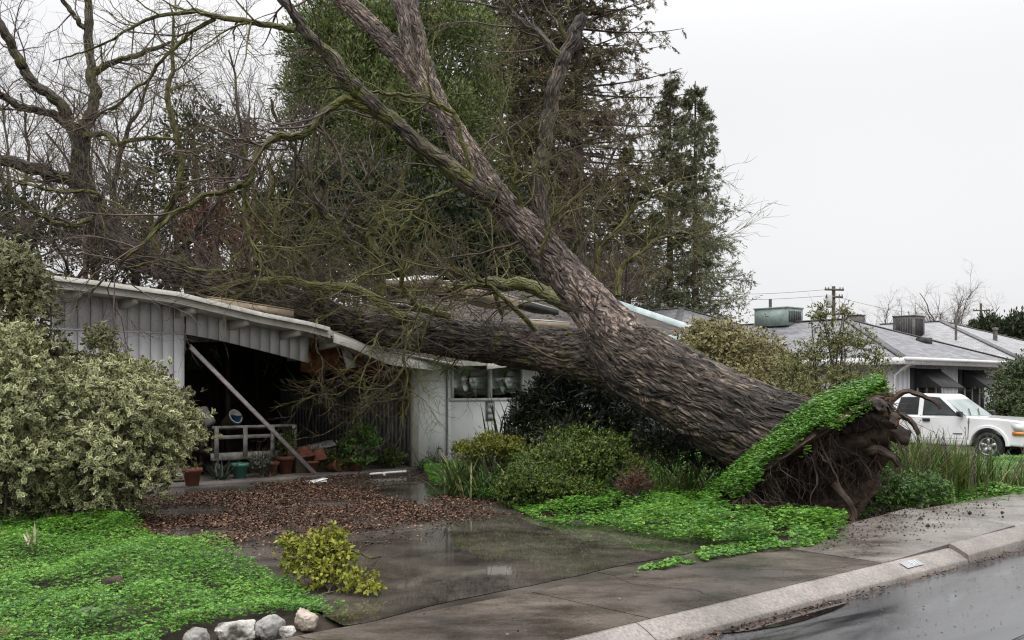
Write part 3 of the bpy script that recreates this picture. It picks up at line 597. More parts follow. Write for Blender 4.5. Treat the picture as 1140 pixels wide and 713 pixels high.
T = thing('fallen_tree', 'huge uprooted tree lying across the house with its root ball torn out of the ground', 'fallen tree', P(880, 560, 12.9) * np.array([1, 1, 0]))
def furrow(kth, kl, amp, seed, flare=None):
    def d(th, L, rr):
        cs = np.stack([np.cos(th), np.sin(th), L * .8], -1); tw = th + .10 * L + .9 * (fbm(cs * 1.6, seed + 5, 3) - .5)
        q = np.stack([np.cos(tw) * kth, np.sin(tw) * kth, L * kl], -1); q = q + (fbm(q * .8, seed + 2, 2) - .5)[..., None] * 1.3
        n1 = vnoise(q, seed); n2 = vnoise(q * 1.9 + 7, seed + 1); c1 = np.clip(1 - np.abs(2 * n1 - 1) * 3.2, 0, 1); c2 = np.clip(1 - np.abs(2 * n2 - 1) * 3.0, 0, 1)
        fine = fbm(q * 3.3, seed + 3, 3) - .5; c0 = np.clip(1 - np.abs(2 * vnoise(q * np.array([.42, .42, .3]) + 3, seed + 4) - 1) * 3.4, 0, 1); big = fbm(np.stack([np.cos(th) * 1.2, np.sin(th) * 1.2, L * .7], -1), seed + 8, 3) - .5
        return amp * (.5 - 1.5 * c0 - 1.2 * c1 ** .8 - .7 * c2 + 1.1 * fine) + rr * big * .22
    return d
def px_path(l): return np.array([np.append(P(x, y, Y), r) for x, y, Y, r in l])
def limb(mb, l, n=40, sides=14, amp=None, seed=0, kth=4, kl=2.2, wig=0.0, m=0):
    q = spline(px_path(l), n); p = q[:, :3].copy()
    if wig: p += (np.stack([fbm(np.stack([np.linspace(0, n / 7, n), np.full(n, k * 9.1 + seed), np.zeros(n)], -1), seed + k, 3) for k in range(3)], -1) - .5) * wig * np.minimum(1, np.linspace(0, 4, n))[:, None]
    r = np.maximum(q[:, 3], .004); mb.tube(p, r, sides, m, True, furrow(kth, kl, (float(r.mean()) * .12 if amp is None else amp), seed)); return p, r
g = MB()
limb(g, [(892, 503, 13.95, .70), (874, 493, 14.0, .70), (845, 481, 14.1, .66), (800, 457, 14.4, .62), (752, 430, 14.85, .60), (708, 403, 15.3, .57), (672, 372, 15.6, .40)], 280, 300, .026, 3, 10, 1.9)
lower = limb(g, [(772, 442, 14.75, .36), (728, 422, 15.25, .45), (680, 403, 15.9, .46), (620, 391, 16.8, .40), (545, 381, 17.9, .385), (455, 369, 19.1, .37), (390, 361, 19.9, .34), (330, 340, 20.1, .31), (255, 320, 20.3, .30), (195, 301, 20.6, .285), (138, 275, 20.9, .265), (106, 238, 21.2, .235), (91, 195, 21.5, .21), (90, 150, 21.7, .185)], 440, 180, .02, 9, 8, 2.6, 0, 1)
g.build('trunk', [m_bark, bark_mat('mossy_wet_bark', (.018, .014, .011), (.068, .055, .045), (.2, .165, .14), .22)], T, True)
g = MB()
upper = limb(g, [(726, 420, 15.1, .42), (690, 378, 15.45, .43), (645, 324, 15.8, .335), (603, 272, 16.05, .265), (558, 226, 16.3, .225), (523, 175, 16.5, .205), (489, 122, 16.75, .19), (452, 70, 16.95, .175), (412, 28, 17.15, .165), (372, -10, 17.3, .155), (330, -60, 17.5, .14)], 400, 150, .015, 15, 7, 3.2)
g.build('upper_stem', m_barkup, T, True)
LIMBS = [   # points (px, py, depth, radius), material, twig lengths factor, count
 ([(500, 150, 16.65, .16), (483, 105, 16.8, .155), (470, 60, 16.9, .14), (462, 20, 17.0, .13), (455, -40, 17.2, .12)], m_barkup, 0, 0),
 ([(484, 118, 16.7, .13), (462, 75, 16.7, .12), (450, 35, 16.7, .11), (441, -20, 16.8, .1)], m_barkup, 0, 0),
 ([(548, 222, 16.1, .17), (522, 205, 15.9, .155), (478, 168, 15.7, .135), (430, 130, 15.5, .13), (402, 106, 15.4, .12), (388, 92, 15.35, .125), (369, 66, 15.3, .10), (340, 35, 15.2, .085), (308, -5, 15.1, .07), (285, -40, 15.1, .06)], m_limb, 1, 13),
 ([(422, 126, 15.5, .085), (398, 116, 15.4, .078), (381, 111, 15.3, .07), (362, 128, 15.2, .066), (338, 148, 15.1, .062), (312, 152, 15.0, .060), (292, 168, 14.9, .056), (276, 200, 14.8, .054), (262, 210, 14.7, .048), (220, 222, 14.5, .042), (185, 245, 14.3, .036), (155, 275, 14.1, .028), (128, 302, 14.0, .02), (100, 330, 13.9, .012)], m_limb2, .8, 30),
 ([(275, 202, 14.8, .036), (271, 235, 14.8, .032), (277, 265, 14.8, .028), (292, 296, 14.9, .022), (310, 330, 14.9, .014)], m_limb2, .6, 12),
 ([(329, 34, 15.2, .05), (285, 26, 15.3, .045), (238, 20, 15.4, .04), (208, 14, 15.4, .034), (158, 27, 15.5, .026), (110, 50, 15.6, .018), (60, 68, 15.7, .01)], m_limb2, .7, 22),
 ([(240, 21, 15.4, .034), (215, 35, 15.5, .03), (193, 56, 15.6, .028), (165, 88, 15.7, .025), (139, 111, 15.8, .022), (110, 130, 15.9, .018), (84, 148, 16, .012)], m_limb2, .7, 18),
 ([(527, 200, 16.0, .045), (517, 165, 15.9, .04), (506, 132, 15.8, .038), (488, 118, 15.7, .035), (468, 108, 15.6, .03), (430, 103, 15.6, .024), (401, 101, 15.5, .02), (350, 97, 15.5, .014), (300, 101, 15.4, .009)], m_limb2, .5, 14),
 ([(512, 210, 15.9, .035), (490, 216, 15.7, .03), (466, 228, 15.6, .026), (450, 250, 15.5, .02), (438, 275, 15.5, .012)], m_limb2, .6, 12),
 ([(610, 268, 16.2, .17), (602, 235, 16.4, .15), (606, 180, 16.6, .14), (612, 125, 16.7, .13), (622, 80, 16.8, .125), (634, 50, 16.9, .13), (650, 22, 17, .12)], m_bark, 0, 0),
 ([(640, 345, 18.6, .13), (600, 324, 19.2, .14), (562, 316, 19.6, .13), (525, 318, 20, .10), (490, 328, 20.3, .06)], m_limb2, .8, 26),
 ([(626, 66, 16.8, .07), (600, 40, 16.9, .06), (570, 12, 17, .05), (545, -20, 17.1, .04)], m_limb, .8, 14),
 ([(634, 50, 16.9, .045), (620, 20, 16.8, .04), (632, 5, 16.8, .03), (620, -25, 16.8, .02)], m_limb2, .6, 8),
 ([(688, 330, 15.7, .05), (690, 304, 15.8, .045), (702, 289, 15.9, .04), (722, 276, 16, .032), (748, 262, 16.1, .022), (780, 262, 16.3, .012), (805, 268, 16.4, .006)], m_limb2, .25, 14),
 ([(662, 320, 15.9, .04), (668, 280, 16, .036), (690, 250, 16.1, .032), (712, 228, 16.2, .028), (735, 210, 16.3, .02), (760, 202, 16.5, .012)], m_limb2, .3, 18),
 ([(650, 310, 16, .05), (652, 265, 16.2, .04), (668, 222, 16.4, .034), (674, 190, 16.5, .03), (690, 160, 16.6, .018), (702, 130, 16.7, .01)], m_limb, .5, 20),
 ([(590, 255, 16.2, .04), (575, 215, 16.0, .034), (572, 175, 15.9, .028), (560, 140, 15.8, .02), (548, 110, 15.8, .01)], m_limb2, .7, 14),
 ([(600, 285, 15.7, .035), (615, 245, 15.6, .028), (608, 205, 15.6, .022), (595, 170, 15.6, .014)], m_limb2, .6, 12),
 ([(408, 318, 19.5, .10), (400, 293, 19.4, .09), (377, 257, 19.2, .085), (364, 240, 19.1, .08), (347, 211, 19, .07), (335, 186, 18.9, .055), (318, 150, 18.8, .04), (300, 110, 18.7, .025)], m_limb, .9, 14),
 ([(375, 258, 19.2, .06), (383, 243, 19.1, .055), (395, 222, 19, .05), (404, 207, 18.9, .045), (420, 182, 18.9, .03), (432, 150, 18.9, .018)], m_limb, .8, 11),
 ([(425, 330, 19.5, .1), (423, 293, 19.4, .095), (413, 268, 19.3, .09), (417, 249, 19.2, .08), (438, 221, 19.2, .07), (452, 190, 19.2, .05), (458, 160, 19.2, .03)], m_limb2, .8, 12),
 ([(450, 355, 18.7, .12), (400, 325, 18.9, .1), (345, 316, 19.1, .085), (290, 313, 19.3, .07), (235, 322, 19.4, .05)], m_limb2, .6, 8),
 ([(500, 352, 18.2, .07), (470, 345, 17.9, .06), (452, 325, 17.7, .05), (445, 300, 17.6, .045), (425, 285, 17.5, .03)], m_limb2, .7, 16),
 ([(560, 350, 17.3, .05), (545, 320, 17.2, .045), (520, 305, 17.1, .04), (500, 300, 17.1, .03), (470, 335, 17.0, .02), (455, 375, 17, .012)], m_limb2, .7, 18),
 ([(600, 372, 16.9, .05), (570, 340, 16.6, .04), (540, 318, 16.5, .034), (510, 322, 16.4, .028), (485, 345, 16.4, .022), (468, 385, 16.4, .016), (450, 405, 16.4, .01)], m_limb2, .7, 18),
 ([(360, 350, 20, .09), (352, 322, 19.7, .08), (340, 285, 19.6, .07), (350, 240, 19.6, .06), (345, 190, 19.6, .045), (352, 130, 19.6, .03)], m_limb2, .8, 13),
 ([(205, 312, 20.8, .09), (175, 280, 20.6, .08), (172, 255, 20.6, .075), (187, 230, 20.6, .07), (200, 200, 20.5, .065), (198, 160, 20.5, .06), (189, 118, 20.5, .055), (191, 84, 20.5, .05), (194, 38, 20.5, .035), (190, 5, 20.5, .02)], m_limb2, .7, 30),
 ([(90, 160, 21.7, .16), (95, 140, 21.7, .15), (105, 118, 21.7, .13), (103, 85, 21.7, .115), (99, 45, 21.7, .1), (99, -5, 21.7, .09)], m_limb, .5, 12),
 ([(94, 32, 21.7, .06), (82, 18, 21.6, .055), (66, -4, 21.5, .05)], m_limb, .5, 6),
 ([(106, 82, 21.7, .07), (120, 71, 21.6, .065), (145, 63, 21.5, .06), (170, 55, 21.4, .05), (192, 46, 21.3, .03)], m_limb, .8, 14),
 ([(88, 160, 21.7, .14), (80, 143, 21.6, .13), (63, 112, 21.5, .12), (42, 98, 21.4, .115), (25, 75, 21.3, .11), (12, 50, 21.2, .1), (-6, 18, 21.1, .09)], m_limb, .8, 16),
 ([(75, 140, 21.6, .10), (55, 126, 21.4, .09), (30, 122, 21.2, .085), (8, 110, 21.0, .08), (-15, 98, 20.9, .07)], m_limb, .7, 14),
 ([(98, 225, 21.4, .15), (80, 203, 21.2, .14), (45, 190, 21, .14), (10, 180, 20.8, .135), (-20, 176, 20.6, .12)], m_bark, .8, 16),
 ([(105, 245, 21.4, .07), (115, 225, 21.2, .06), (100, 245, 20.9, .05), (75, 250, 20.7, .05), (55, 247, 20.5, .045), (30, 230, 20.3, .04), (5, 205, 20.2, .03)], m_limb2, .7, 18),
 ([(95, 215, 21.4, .05), (112, 222, 20.8, .045), (105, 215, 20.5, .04), (60, 212, 20.3, .036), (15, 203, 20.2, .026)], m_limb2, .6, 12),
 ([(92, 152, 21.6, .06), (120, 150, 21.4, .055), (128, 160, 21.2, .05), (160, 154, 21, .045), (205, 156, 20.8, .03), (240, 165, 20.6, .018)], m_limb2, .7, 18),
 ([(140, 285, 21.1, .08), (130, 245, 21.2, .07), (128, 195, 21.3, .06), (140, 150, 21.4, .045), (160, 110, 21.5, .03), (172, 70, 21.5, .018)], m_limb, .9, 24),
 ([(170, 300, 20.9, .07), (215, 265, 20.9, .06), (240, 225, 20.9, .05), (262, 180, 20.9, .04), (280, 130, 20.9, .025)], m_limb, .9, 24),
 ([(270, 328, 20.4, .07), (285, 290, 20.3, .06), (305, 255, 20.2, .05), (300, 215, 20.2, .04), (315, 170, 20.2, .022)], m_limb2, .9, 24),
 ([(330, 340, 20.2, .06), (310, 310, 20, .05), (270, 300, 19.8, .045), (230, 302, 19.6, .04), (180, 290, 19.4, .03), (140, 300, 19.3, .02)], m_limb2, .6, 8),
 ([(480, 372, 18.6, .04), (470, 360, 18.0, .036), (455, 375, 17.6, .03), (450, 405, 17.4, .022), (456, 440, 17.4, .014), (450, 462, 17.3, .007)], m_limb2, .5, 10),
 ([(430, 366, 19.2, .03), (420, 375, 18.4, .026), (412, 400, 18.2, .02), (398, 425, 18.1, .012), (375, 440, 18, .007)], m_limb2, .5, 10),
 ([(372, 350, 19.8, .03), (352, 358, 18.9, .024), (352, 380, 18.7, .018), (360, 405, 18.6, .012), (358, 440, 18.6, .006)], m_limb, .5, 6),
]
for i, (pts, mat_, fac, cnt) in enumerate(LIMBS):
    g = MB(); p, r = limb(g, pts, 14 * len(pts), 12, None, 30 + i, 4, 2.6, .12)
    o = g.build('limb', mat_, T, True)
    if cnt:
        cnt = max(4, int(cnt * .8))
        Lm = float(np.linalg.norm(np.diff(p, axis=0), axis=1).sum())
        c1, r1 = grow(p[None], r[None], cnt, (.5 * fac + .3, 1.9 * fac + .4), (.5, 1.25), 7, .22, .04, .12, 1.0, .5, .007, .02)
        c2, r2 = grow(c1, r1, 6, (.3, 1.0), (.4, 1.1), 5, .2, .03, .15, 1.0, .6, .0045, .012)
        c3, r3 = grow(c2, r2, 4, (.12, .5), (.4, 1.0), 4, .18, .02, .2, 1.0, .65, .0034, .007)
        stuff(MB().tubes(c1, r1, 4).tubes(c2, r2, 3).tubes(c3, r3, 3).build('twigs', m_twigm if (mat_ is m_limb2 and i % 3 != 0) else m_twig, o, uvmap=False))
# brush lying on the roof and sprouting along the fallen stems
def brush(src, rad, cnt, ln, up, mat_, name='twig_brush', t0=.1, t1=1., ang=(.6, 1.5), r_=(.008, .03), deep=(7, 4)):
    c1, r1 = grow(src[None], rad[None], cnt, ln, ang, 8, .2, up, t0, t1, .1, r_[0], r_[1])
    c2, r2 = grow(c1, r1, deep[0], (.3, 1.1), (.4, 1.1), 5, .2, .03, .15, 1, .6, .0045, .012)
    c3, r3 = grow(c2, r2, deep[1], (.12, .45), (.4, 1.0), 4, .18, .02, .2, 1, .65, .0034, .007)
    return stuff(MB().tubes(c1, r1, 4).tubes(c2, r2, 3).tubes(c3, r3, 3).build(name, mat_, T, uvmap=False))
brush(lower[0], lower[1], 50, (.7, 2.4), .09, m_twig, t0=.42, t1=.74)
brush(lower[0], lower[1], 18, (.5, 1.5), .05, m_twigm, t0=.3, t1=.8)
brush(upper[0], upper[1], 16, (.6, 2.2), .05, m_twig, t0=.06, t1=.5)
roofline = np.array([P(x, y, Y) for x, y, Y in ((560, 340, 19.5), (500, 338, 20), (440, 340, 20.5), (400, 335, 20.8), (370, 332, 21), (340, 326, 21), (310, 322, 21.3))])
brush(roofline, np.full(7, .03), 56, (.6, 2.1), .06, m_twig, t1=.85); brush(roofline, np.full(7, .03), 38, (.5, 1.6), .05, m_twigm)

# root plate: soil body, clover mat on its old upper face, roots
Rm = spline(np.array([P(812, 556, 12.5), P(838, 535, 12.35), (P(866, 517, 12.3)), P(902, 491, 12.3), P(936, 468, 12.4), P(966, 449, 12.6), P(988, 436, 12.9)]), 90)
Bk = spline(np.array([P(796, 548, 13.3), P(824, 522, 13.2), P(850, 500, 13.15), P(882, 470, 13.2), P(914, 450, 13.3), P(948, 436, 13.5), P(978, 428, 13.6)]), 90)
Bt = spline(np.array([P(812, 574, 12.85), P(838, 580, 12.75), P(872, 587, 12.65), P(905, 592, 12.55), P(935, 592, 12.5), P(958, 582, 12.6), P(984, 520, 12.9)]), 90)
Bb = Bt + np.array([.1, 1.2, -.05])
g = MB(); K2 = 60; V = np.zeros((90, K2, 3))
for j, t in enumerate(np.linspace(0, 1, K2)):
    sag = np.sin(math.pi * t); V[:, j] = Rm * (1 - t) + Bt * t + np.outer(np.sin(np.linspace(0.1, math.pi - .1, 90)) * sag, np.array([-.06, .85, 0])) + np.outer(np.clip(np.linspace(-.8, 1, 90), 0, 1) ** 2 * sag, np.array([.10, -.15, .05]))
nz_ = (fbm(V * 2.6, 41, 5) - .5)[..., None]; nz2 = (fbm(V * 8, 43, 3) - .5)[..., None]; V += nz_ * np.array([.45, -.75, .35]) + nz2 * np.array([.12, -.22, .12])
V[:, 0] = Rm + (V[:, 0] - Rm) * .55 + (fbm(Rm * 5, 2, 3) - .5)[:, None] * np.array([.1, .1, .12])
g.grid(V, 0, None, True)
top = np.stack([V[:, 0] * (1 - t) + Bk * t + np.array([0, 0, .06 * math.sin(math.pi * t)]) for t in np.linspace(0, 1, 8)], 1); g.grid(top)
g.grid(np.stack([Bk, (Bk + Bb) / 2, Bb], 1)); g.grid(np.stack([V[:, -1], Bb], 1))
for e in (0, 89): g.add(np.vstack([V[e], [Bk[e] * .5 + Bb[e] * .5]]), [[k, k + 1, K2] for k in range(K2 - 1)])
g.build('root_soil', m_rootsoil, T)
n = 11000; a = rng.uniform(0, 88.9, n); b = rng.uniform(-.2, 1, n) ** 1.0; i = a.astype(int); f = (a - i)[:, None]
lo = Rm[i] * (1 - f) + Rm[i + 1] * f; hi = Bk[i] * (1 - f) + Bk[i + 1] * f; pc = lo * (1 - b[:, None]) + hi * b[:, None]
pc[:, 2] += .05 + rng.uniform(0, .12, n) - np.where(b < 0, -b * .55, 0); edge_k = fbm(pc * 3.1, 77, 3); pc = pc[(b > .08) | (edge_k > .5)]
g = MB(); clover(g, pc, .028, 0.0); stuff(g.build('clover_mat', m_clover, T))
def root(pts, r0, r1, mat_=None, endc=True, n=30, wig=.08):
    q = spline(np.asarray(pts), n); q = q + (np.stack([fbm(np.stack([np.linspace(0, 4, n), np.full(n, rng.uniform(0, 99)), np.zeros(n)], -1), 3 + k, 3) for k in range(3)], -1) - .5) * wig
    rr = np.linspace(r0, r1, n) * (1 + .25 * (fbm(np.stack([np.linspace(0, 6, n), np.full(n, r0 * 99), np.zeros(n)], -1), 8, 3) - .5))
    mb = MB(); mb.tube(q, rr, 14, 0, True, furrow(3, 3, r0 * .14, 5)); mb.m = [0] + [0, 1] if endc else [0, 0, 0]
    return mb.build('root', [m_root, m_rootend], T, True)
root([P(955, 455, 13), P(985, 450, 12.9), P(1003, 437, 12.8), P(1022, 436, 12.7), P(1038, 443, 12.65), P(1047, 459, 12.6)], .05, .022, None, True, 40, .12)
root([P(940, 480, 12.9), P(972, 462, 12.7), P(1000, 462, 12.6), P(1016, 472, 12.5), P(1024, 484, 12.5)], .06, .025)
root([P(925, 500, 13), P(965, 488, 12.8), P(990, 483, 12.6), P(1011, 485, 12.55)], .16, .10, None, True, 40, .16)
root([P(935, 470, 13), P(965, 466, 12.7), P(985, 468, 12.5), P(1000, 471, 12.35)], .14, .085, None, True, 40, .16)
root([P(940, 455, 13), P(965, 452, 12.7), P(982, 452, 12.4), P(988, 457, 12.3)], .11, .06, None, True, 40, .14)
root([P(950, 505, 12.9), P(975, 500, 12.6), P(992, 508, 12.5), P(1000, 520, 12.5)], .07, .03)
root([P(930, 540, 12.6), P(944, 555, 12.4), P(952, 575, 12.35), P(950, 592, 12.3)], .05, .03)
root([P(935, 590, 12.4), P(955, 584, 12.25), P(975, 586, 12.2)], .06, .04)
for k in range(44):
    t = rng.integers(6, 86); j = int(rng.uniform(4, 40)); a = V[t, j] + np.array([0, -.02, 0]); d = np.array([rng.normal(.05, .25), rng.normal(-.22, .12), rng.normal(-.5, .3)]); L = rng.uniform(.25, .85)
    e = a + unit(d) * L; e[2] = max(e[2], .03); mid = (a + e) / 2 + rng.normal(0, .07, 3); root([a, mid, e], rng.uniform(.008, .024), .003, None, False, 14, .12)
src = V[5:88:5, 3:50:6].reshape(-1, 3); dn = unit(np.stack([rng.normal(.0, .35, len(src)), rng.normal(-.3, .2, len(src)), rng.normal(-.7, .35, len(src))], -1))
st = np.stack([src, src + dn * .06], 1); c1, r1 = grow(st, np.full((len(src), 2), .006), 6, (.15, .75), (.1, .7), 7, .24, -.12, .5, 1, 1, .0035, .009)
c2, r2 = grow(c1, r1, 3, (.08, .3), (.3, 1), 4, .3, -.08, .2, 1, .6, .0025, .004)
for q in (c1, c2): q[..., 2] = np.maximum(q[..., 2], .02)
stuff(MB().tubes(c1, r1, 4).tubes(c2, r2, 3).build('fine_roots', m_root, T, uvmap=False))
# ------------------------------------------------------------------ shrubs and bedding plants
m_stem = M('shrub_stem', (.04, .03, .022), (.10, .08, .06), 4, .8)
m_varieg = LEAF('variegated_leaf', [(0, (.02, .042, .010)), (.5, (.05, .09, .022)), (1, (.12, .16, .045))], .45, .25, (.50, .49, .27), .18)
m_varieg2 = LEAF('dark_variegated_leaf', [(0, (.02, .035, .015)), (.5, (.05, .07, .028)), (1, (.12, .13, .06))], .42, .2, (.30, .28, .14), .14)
m_varieg3 = LEAF('gold_variegated_leaf', [(0, (.03, .04, .015)), (.5, (.08, .09, .035)), (1, (.18, .17, .08))], .42, .2, (.38, .33, .15), .17)
m_azalea = LEAF('azalea_leaf', [(0, (.014, .03, .005)), (.45, (.045, .08, .011)), (.8, (.10, .145, .02)), (1, (.21, .24, .045))], .35, .15, clump=.5, cscale=2.5)
m_azalea2 = LEAF('yellowish_leaf', [(0, (.05, .07, .01)), (.5, (.14, .16, .02)), (1, (.26, .26, .04))], .4, .2)
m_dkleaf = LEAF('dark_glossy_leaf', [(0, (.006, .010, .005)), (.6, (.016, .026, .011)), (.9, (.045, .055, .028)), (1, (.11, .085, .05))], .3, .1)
m_strap = LEAF('strap_leaf', [(0, (.02, .045, .012)), (.5, (.055, .105, .026)), (.85, (.13, .18, .055)), (1, (.28, .22, .10))], .38, .25)
m_dkstrap = LEAF('dark_strap_leaf', [(0, (.01, .014, .007)), (.7, (.025, .038, .016)), (1, (.10, .095, .05))], .4, .15)
m_grass = LEAF('olive_grass', [(0, (.025, .05, .009)), (.45, (.065, .12, .022)), (.85, (.12, .16, .04)), (1, (.24, .17, .09))], .45, .25)
m_mistle = LEAF('yellow_leaf', [(0, (.09, .115, .014)), (.5, (.22, .235, .028)), (1, (.42, .41, .07))], .38, .3)
m_greenleaf = LEAF('fresh_green_leaf', [(0, (.03, .07, .015)), (.5, (.06, .14, .025)), (1, (.13, .23, .05))], .38, .25)
m_redleaf = LEAF('reddish_leaf', [(0, (.045, .012, .012)), (.5, (.11, .03, .025)), (1, (.12, .09, .03))], .4, .2)
m_wispy = LEAF('wispy_leaf', [(0, (.06, .07, .02)), (.5, (.13, .14, .045)), (1, (.25, .24, .10))], .42, .3)

def crown_points(lobes, n, inner=.55):
    """tips spread through a set of ellipsoid lobes, most of them near the skin"""
    lobes = np.asarray(lobes, float); w = (lobes[:, 3] * lobes[:, 4]); idx = rng.choice(len(lobes), n, p=w / w.sum())
    d = rdir(n); d[:, 2] = np.abs(d[:, 2]) * np.where(rng.random(n) < .78, 1, -1); L = lobes[idx]
    r = 1 - (1 - inner) * rng.random(n) ** 1.8; k = 1 + (fbm(d * 2.6 + idx[:, None] * 7.3, 3, 3) - .5) * .95
    p = L[:, :3] + d * L[:, [3, 3, 4]] * (r * k)[:, None] + (d + np.array([0, 0, .35])) * (rng.uniform(.05, .3, n) * (rng.random(n) < .06) * np.minimum(1, L[:, 3] * 1.5))[:, None]; return p, d
def shrub(name, label, cat, base, lobes, ntip, per, L, Wd, mat_, group=None, inner=.42, up=.35, stems=7, fold=.15, sr=.022):
    o = thing(name, label, cat, base, group); base = np.asarray(base, float); lobes = np.asarray(lobes, float)
    p, d = crown_points(lobes, ntip, inner); k = p[:, 2] > .04; p, d = p[k], d[k]; n = len(p)
    p = np.repeat(p, per, 0); ax = unit(np.repeat(d, per, 0) + np.array([0, 0, up])); q = rdir(n * per); q = unit(q - (q * ax).sum(1, keepdims=True) * ax)
    sp = rng.uniform(.5, 1.35, n * per)[:, None]; ld = np.cos(sp) * ax + np.sin(sp) * q; ll = L * rng.uniform(.6, 1.3, n * per)
    g = MB(); g.leaves(p + ax * rng.normal(0, L * .35, n * per)[:, None], ld, unit(ax + rdir(n * per) * .35), ll, ll * Wd / L, fold); f = g.build('foliage', mat_, o)
    g = MB()
    for i in range(stems):
        l = lobes[i % len(lobes)]; e = l[:3] + rng.normal(0, .3, 3) * l[[3, 3, 4]]; e[2] = max(e[2], base[2] + .1); a = base + rng.normal(0, .08, 3) * np.array([1, 1, 0]); m = (a + e) / 2 + rng.normal(0, .08, 3)
        pp = spline(np.array([a, m, e]), 10); g.tube(pp, np.linspace(sr, sr * .36, 10), 5)
        c1, r1 = grow(pp[None], np.linspace(sr, sr * .36, 10)[None], 14, (.2, .55), (.4, 1.1), 5, .2, .1, .3, 1, .5, .003); g.tubes(c1, r1, 3)
    g.build('stem', m_stem, o); return o
def L_(px, py, Y, rx, rz_): return np.append(P(px, py, Y), [rx, rz_])       # a lobe: centre, horizontal and vertical radius in metres
def at0(px, Y): q = P(px, HY, Y); q[2] = 0; return q
# big variegated bushes on the left
shrub('variegated_shrub', 'large cream and green variegated bush bulging in front of the carport wall', 'shrub', at0(120, 12.9),
      [L_(150, 470, 12.7, .62, .55), (*P(95, 450, 12.8), .6, .5), (*P(182, 495, 12.8), .5, .42), (*P(110, 515, 12.4), .62, .5), (*P(60, 500, 12.6), .5, .5), (*P(150, 535, 12.6), .5, .38), (*P(135, 425, 13), .4, .32), (*P(70, 545, 12.6), .5, .32), (*P(205, 478, 13), .26, .26), (*P(100, 560, 12.6), .5, .25), (*P(40, 560, 12.7), .6, .25)], 3300, 9, .078, .038, m_varieg, 'variegated bushes left of the carport')
shrub('variegated_shrub', 'cut off variegated bush at the left edge above the clover', 'shrub', at0(0, 12.0),
      [L_(8, 470, 12.0, .5, .5), (*P(-40, 500, 12.0), .6, .6), (*P(20, 520, 11.9), .42, .38), (*P(25, 425, 12.3), .4, .4), (*P(-40, 420, 12.2), .6, .5), (*P(15, 385, 12.5), .35, .3), (*P(0, 550, 12.2), .6, .3), (*P(40, 540, 12.4), .4, .3)], 2200, 9, .078, .038, m_varieg, 'variegated bushes left of the carport')
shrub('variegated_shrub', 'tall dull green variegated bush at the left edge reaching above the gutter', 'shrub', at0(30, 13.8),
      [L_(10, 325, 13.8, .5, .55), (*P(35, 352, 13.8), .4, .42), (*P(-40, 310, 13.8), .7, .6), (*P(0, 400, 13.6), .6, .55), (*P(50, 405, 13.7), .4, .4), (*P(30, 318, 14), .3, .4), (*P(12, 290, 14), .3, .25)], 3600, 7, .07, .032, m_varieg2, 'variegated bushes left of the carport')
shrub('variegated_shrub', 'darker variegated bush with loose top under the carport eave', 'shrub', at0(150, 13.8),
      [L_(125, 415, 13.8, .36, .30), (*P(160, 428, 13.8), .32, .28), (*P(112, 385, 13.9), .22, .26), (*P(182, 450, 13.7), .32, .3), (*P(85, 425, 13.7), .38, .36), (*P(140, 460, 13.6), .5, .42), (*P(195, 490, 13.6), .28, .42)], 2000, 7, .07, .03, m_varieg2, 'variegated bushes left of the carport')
# planting bed below the trunk
shrub('azalea_shrub', 'broad rounded dark green azalea mound in the bed under the fallen trunk', 'shrub', at0(650, 14.8),
      [L_(630, 522, 14.6, .5, .42), (*P(668, 515, 14.8), .5, .45), (*P(640, 505, 15), .45, .38), (*P(700, 532, 14.7), .36, .3), (*P(600, 525, 14.7), .45, .38)], 6500, 7, .042, .017, m_azalea, 'azaleas in the planting bed')
shrub('azalea_shrub', 'low azalea at the front of the bed beside the leaf litter', 'shrub', at0(590, 14.2),
      [L_(585, 540, 14.2, .42, .34), (*P(612, 545, 14.1), .4, .3), (*P(570, 550, 14.2), .25, .25), (*P(640, 548, 14.1), .35, .22)], 4200, 6, .036, .015, m_azalea, 'azaleas in the planting bed')
shrub('low_shrub', 'small yellow green shrub behind the iris clump', 'shrub', at0(553, 16), [L_(545, 497, 16, .3, .22), (*P(565, 500, 16), .3, .2), (*P(520, 505, 16.2), .25, .2)], 1500, 6, .04, .018, m_azalea2)
shrub('low_shrub', 'purple red nandina beside the azalea mound', 'shrub', at0(712, 13.9), [L_(708, 535, 13.9, .17, .15), (*P(698, 544, 13.8), .14, .1), (*P(720, 543, 13.9), .12, .08)], 170, 5, .05, .016, m_redleaf, inner=.3)
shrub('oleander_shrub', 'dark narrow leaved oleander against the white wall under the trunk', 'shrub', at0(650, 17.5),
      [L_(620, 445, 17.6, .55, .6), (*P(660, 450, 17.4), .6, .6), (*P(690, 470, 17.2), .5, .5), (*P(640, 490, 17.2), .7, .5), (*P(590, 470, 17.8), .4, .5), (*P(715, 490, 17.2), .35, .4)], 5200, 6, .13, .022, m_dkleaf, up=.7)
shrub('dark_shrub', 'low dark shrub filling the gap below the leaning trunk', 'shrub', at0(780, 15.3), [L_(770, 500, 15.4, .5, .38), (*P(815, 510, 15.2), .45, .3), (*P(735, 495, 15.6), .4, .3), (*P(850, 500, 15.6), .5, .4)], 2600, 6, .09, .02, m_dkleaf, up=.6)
def clump(name, label, cat, base, n, rad, L, Wd, mat_, lean=(.1, .7), curl=(.3, 1.2), group=None, rr=None):
    o = thing(name, label, cat, base, group); b = np.asarray(base) + np.hstack([rng.normal(0, rad, (n, 2)) * np.array(rr or (1, 1)), np.zeros((n, 1))])
    g = MB(); g.blades(b, rng.uniform(0, 6.28, n), rng.uniform(L[0], L[1], n), Wd * rng.uniform(.7, 1.2, n), rng.uniform(*lean, n), rng.uniform(*curl, n), 7); g.build('foliage', mat_, o, True); return o
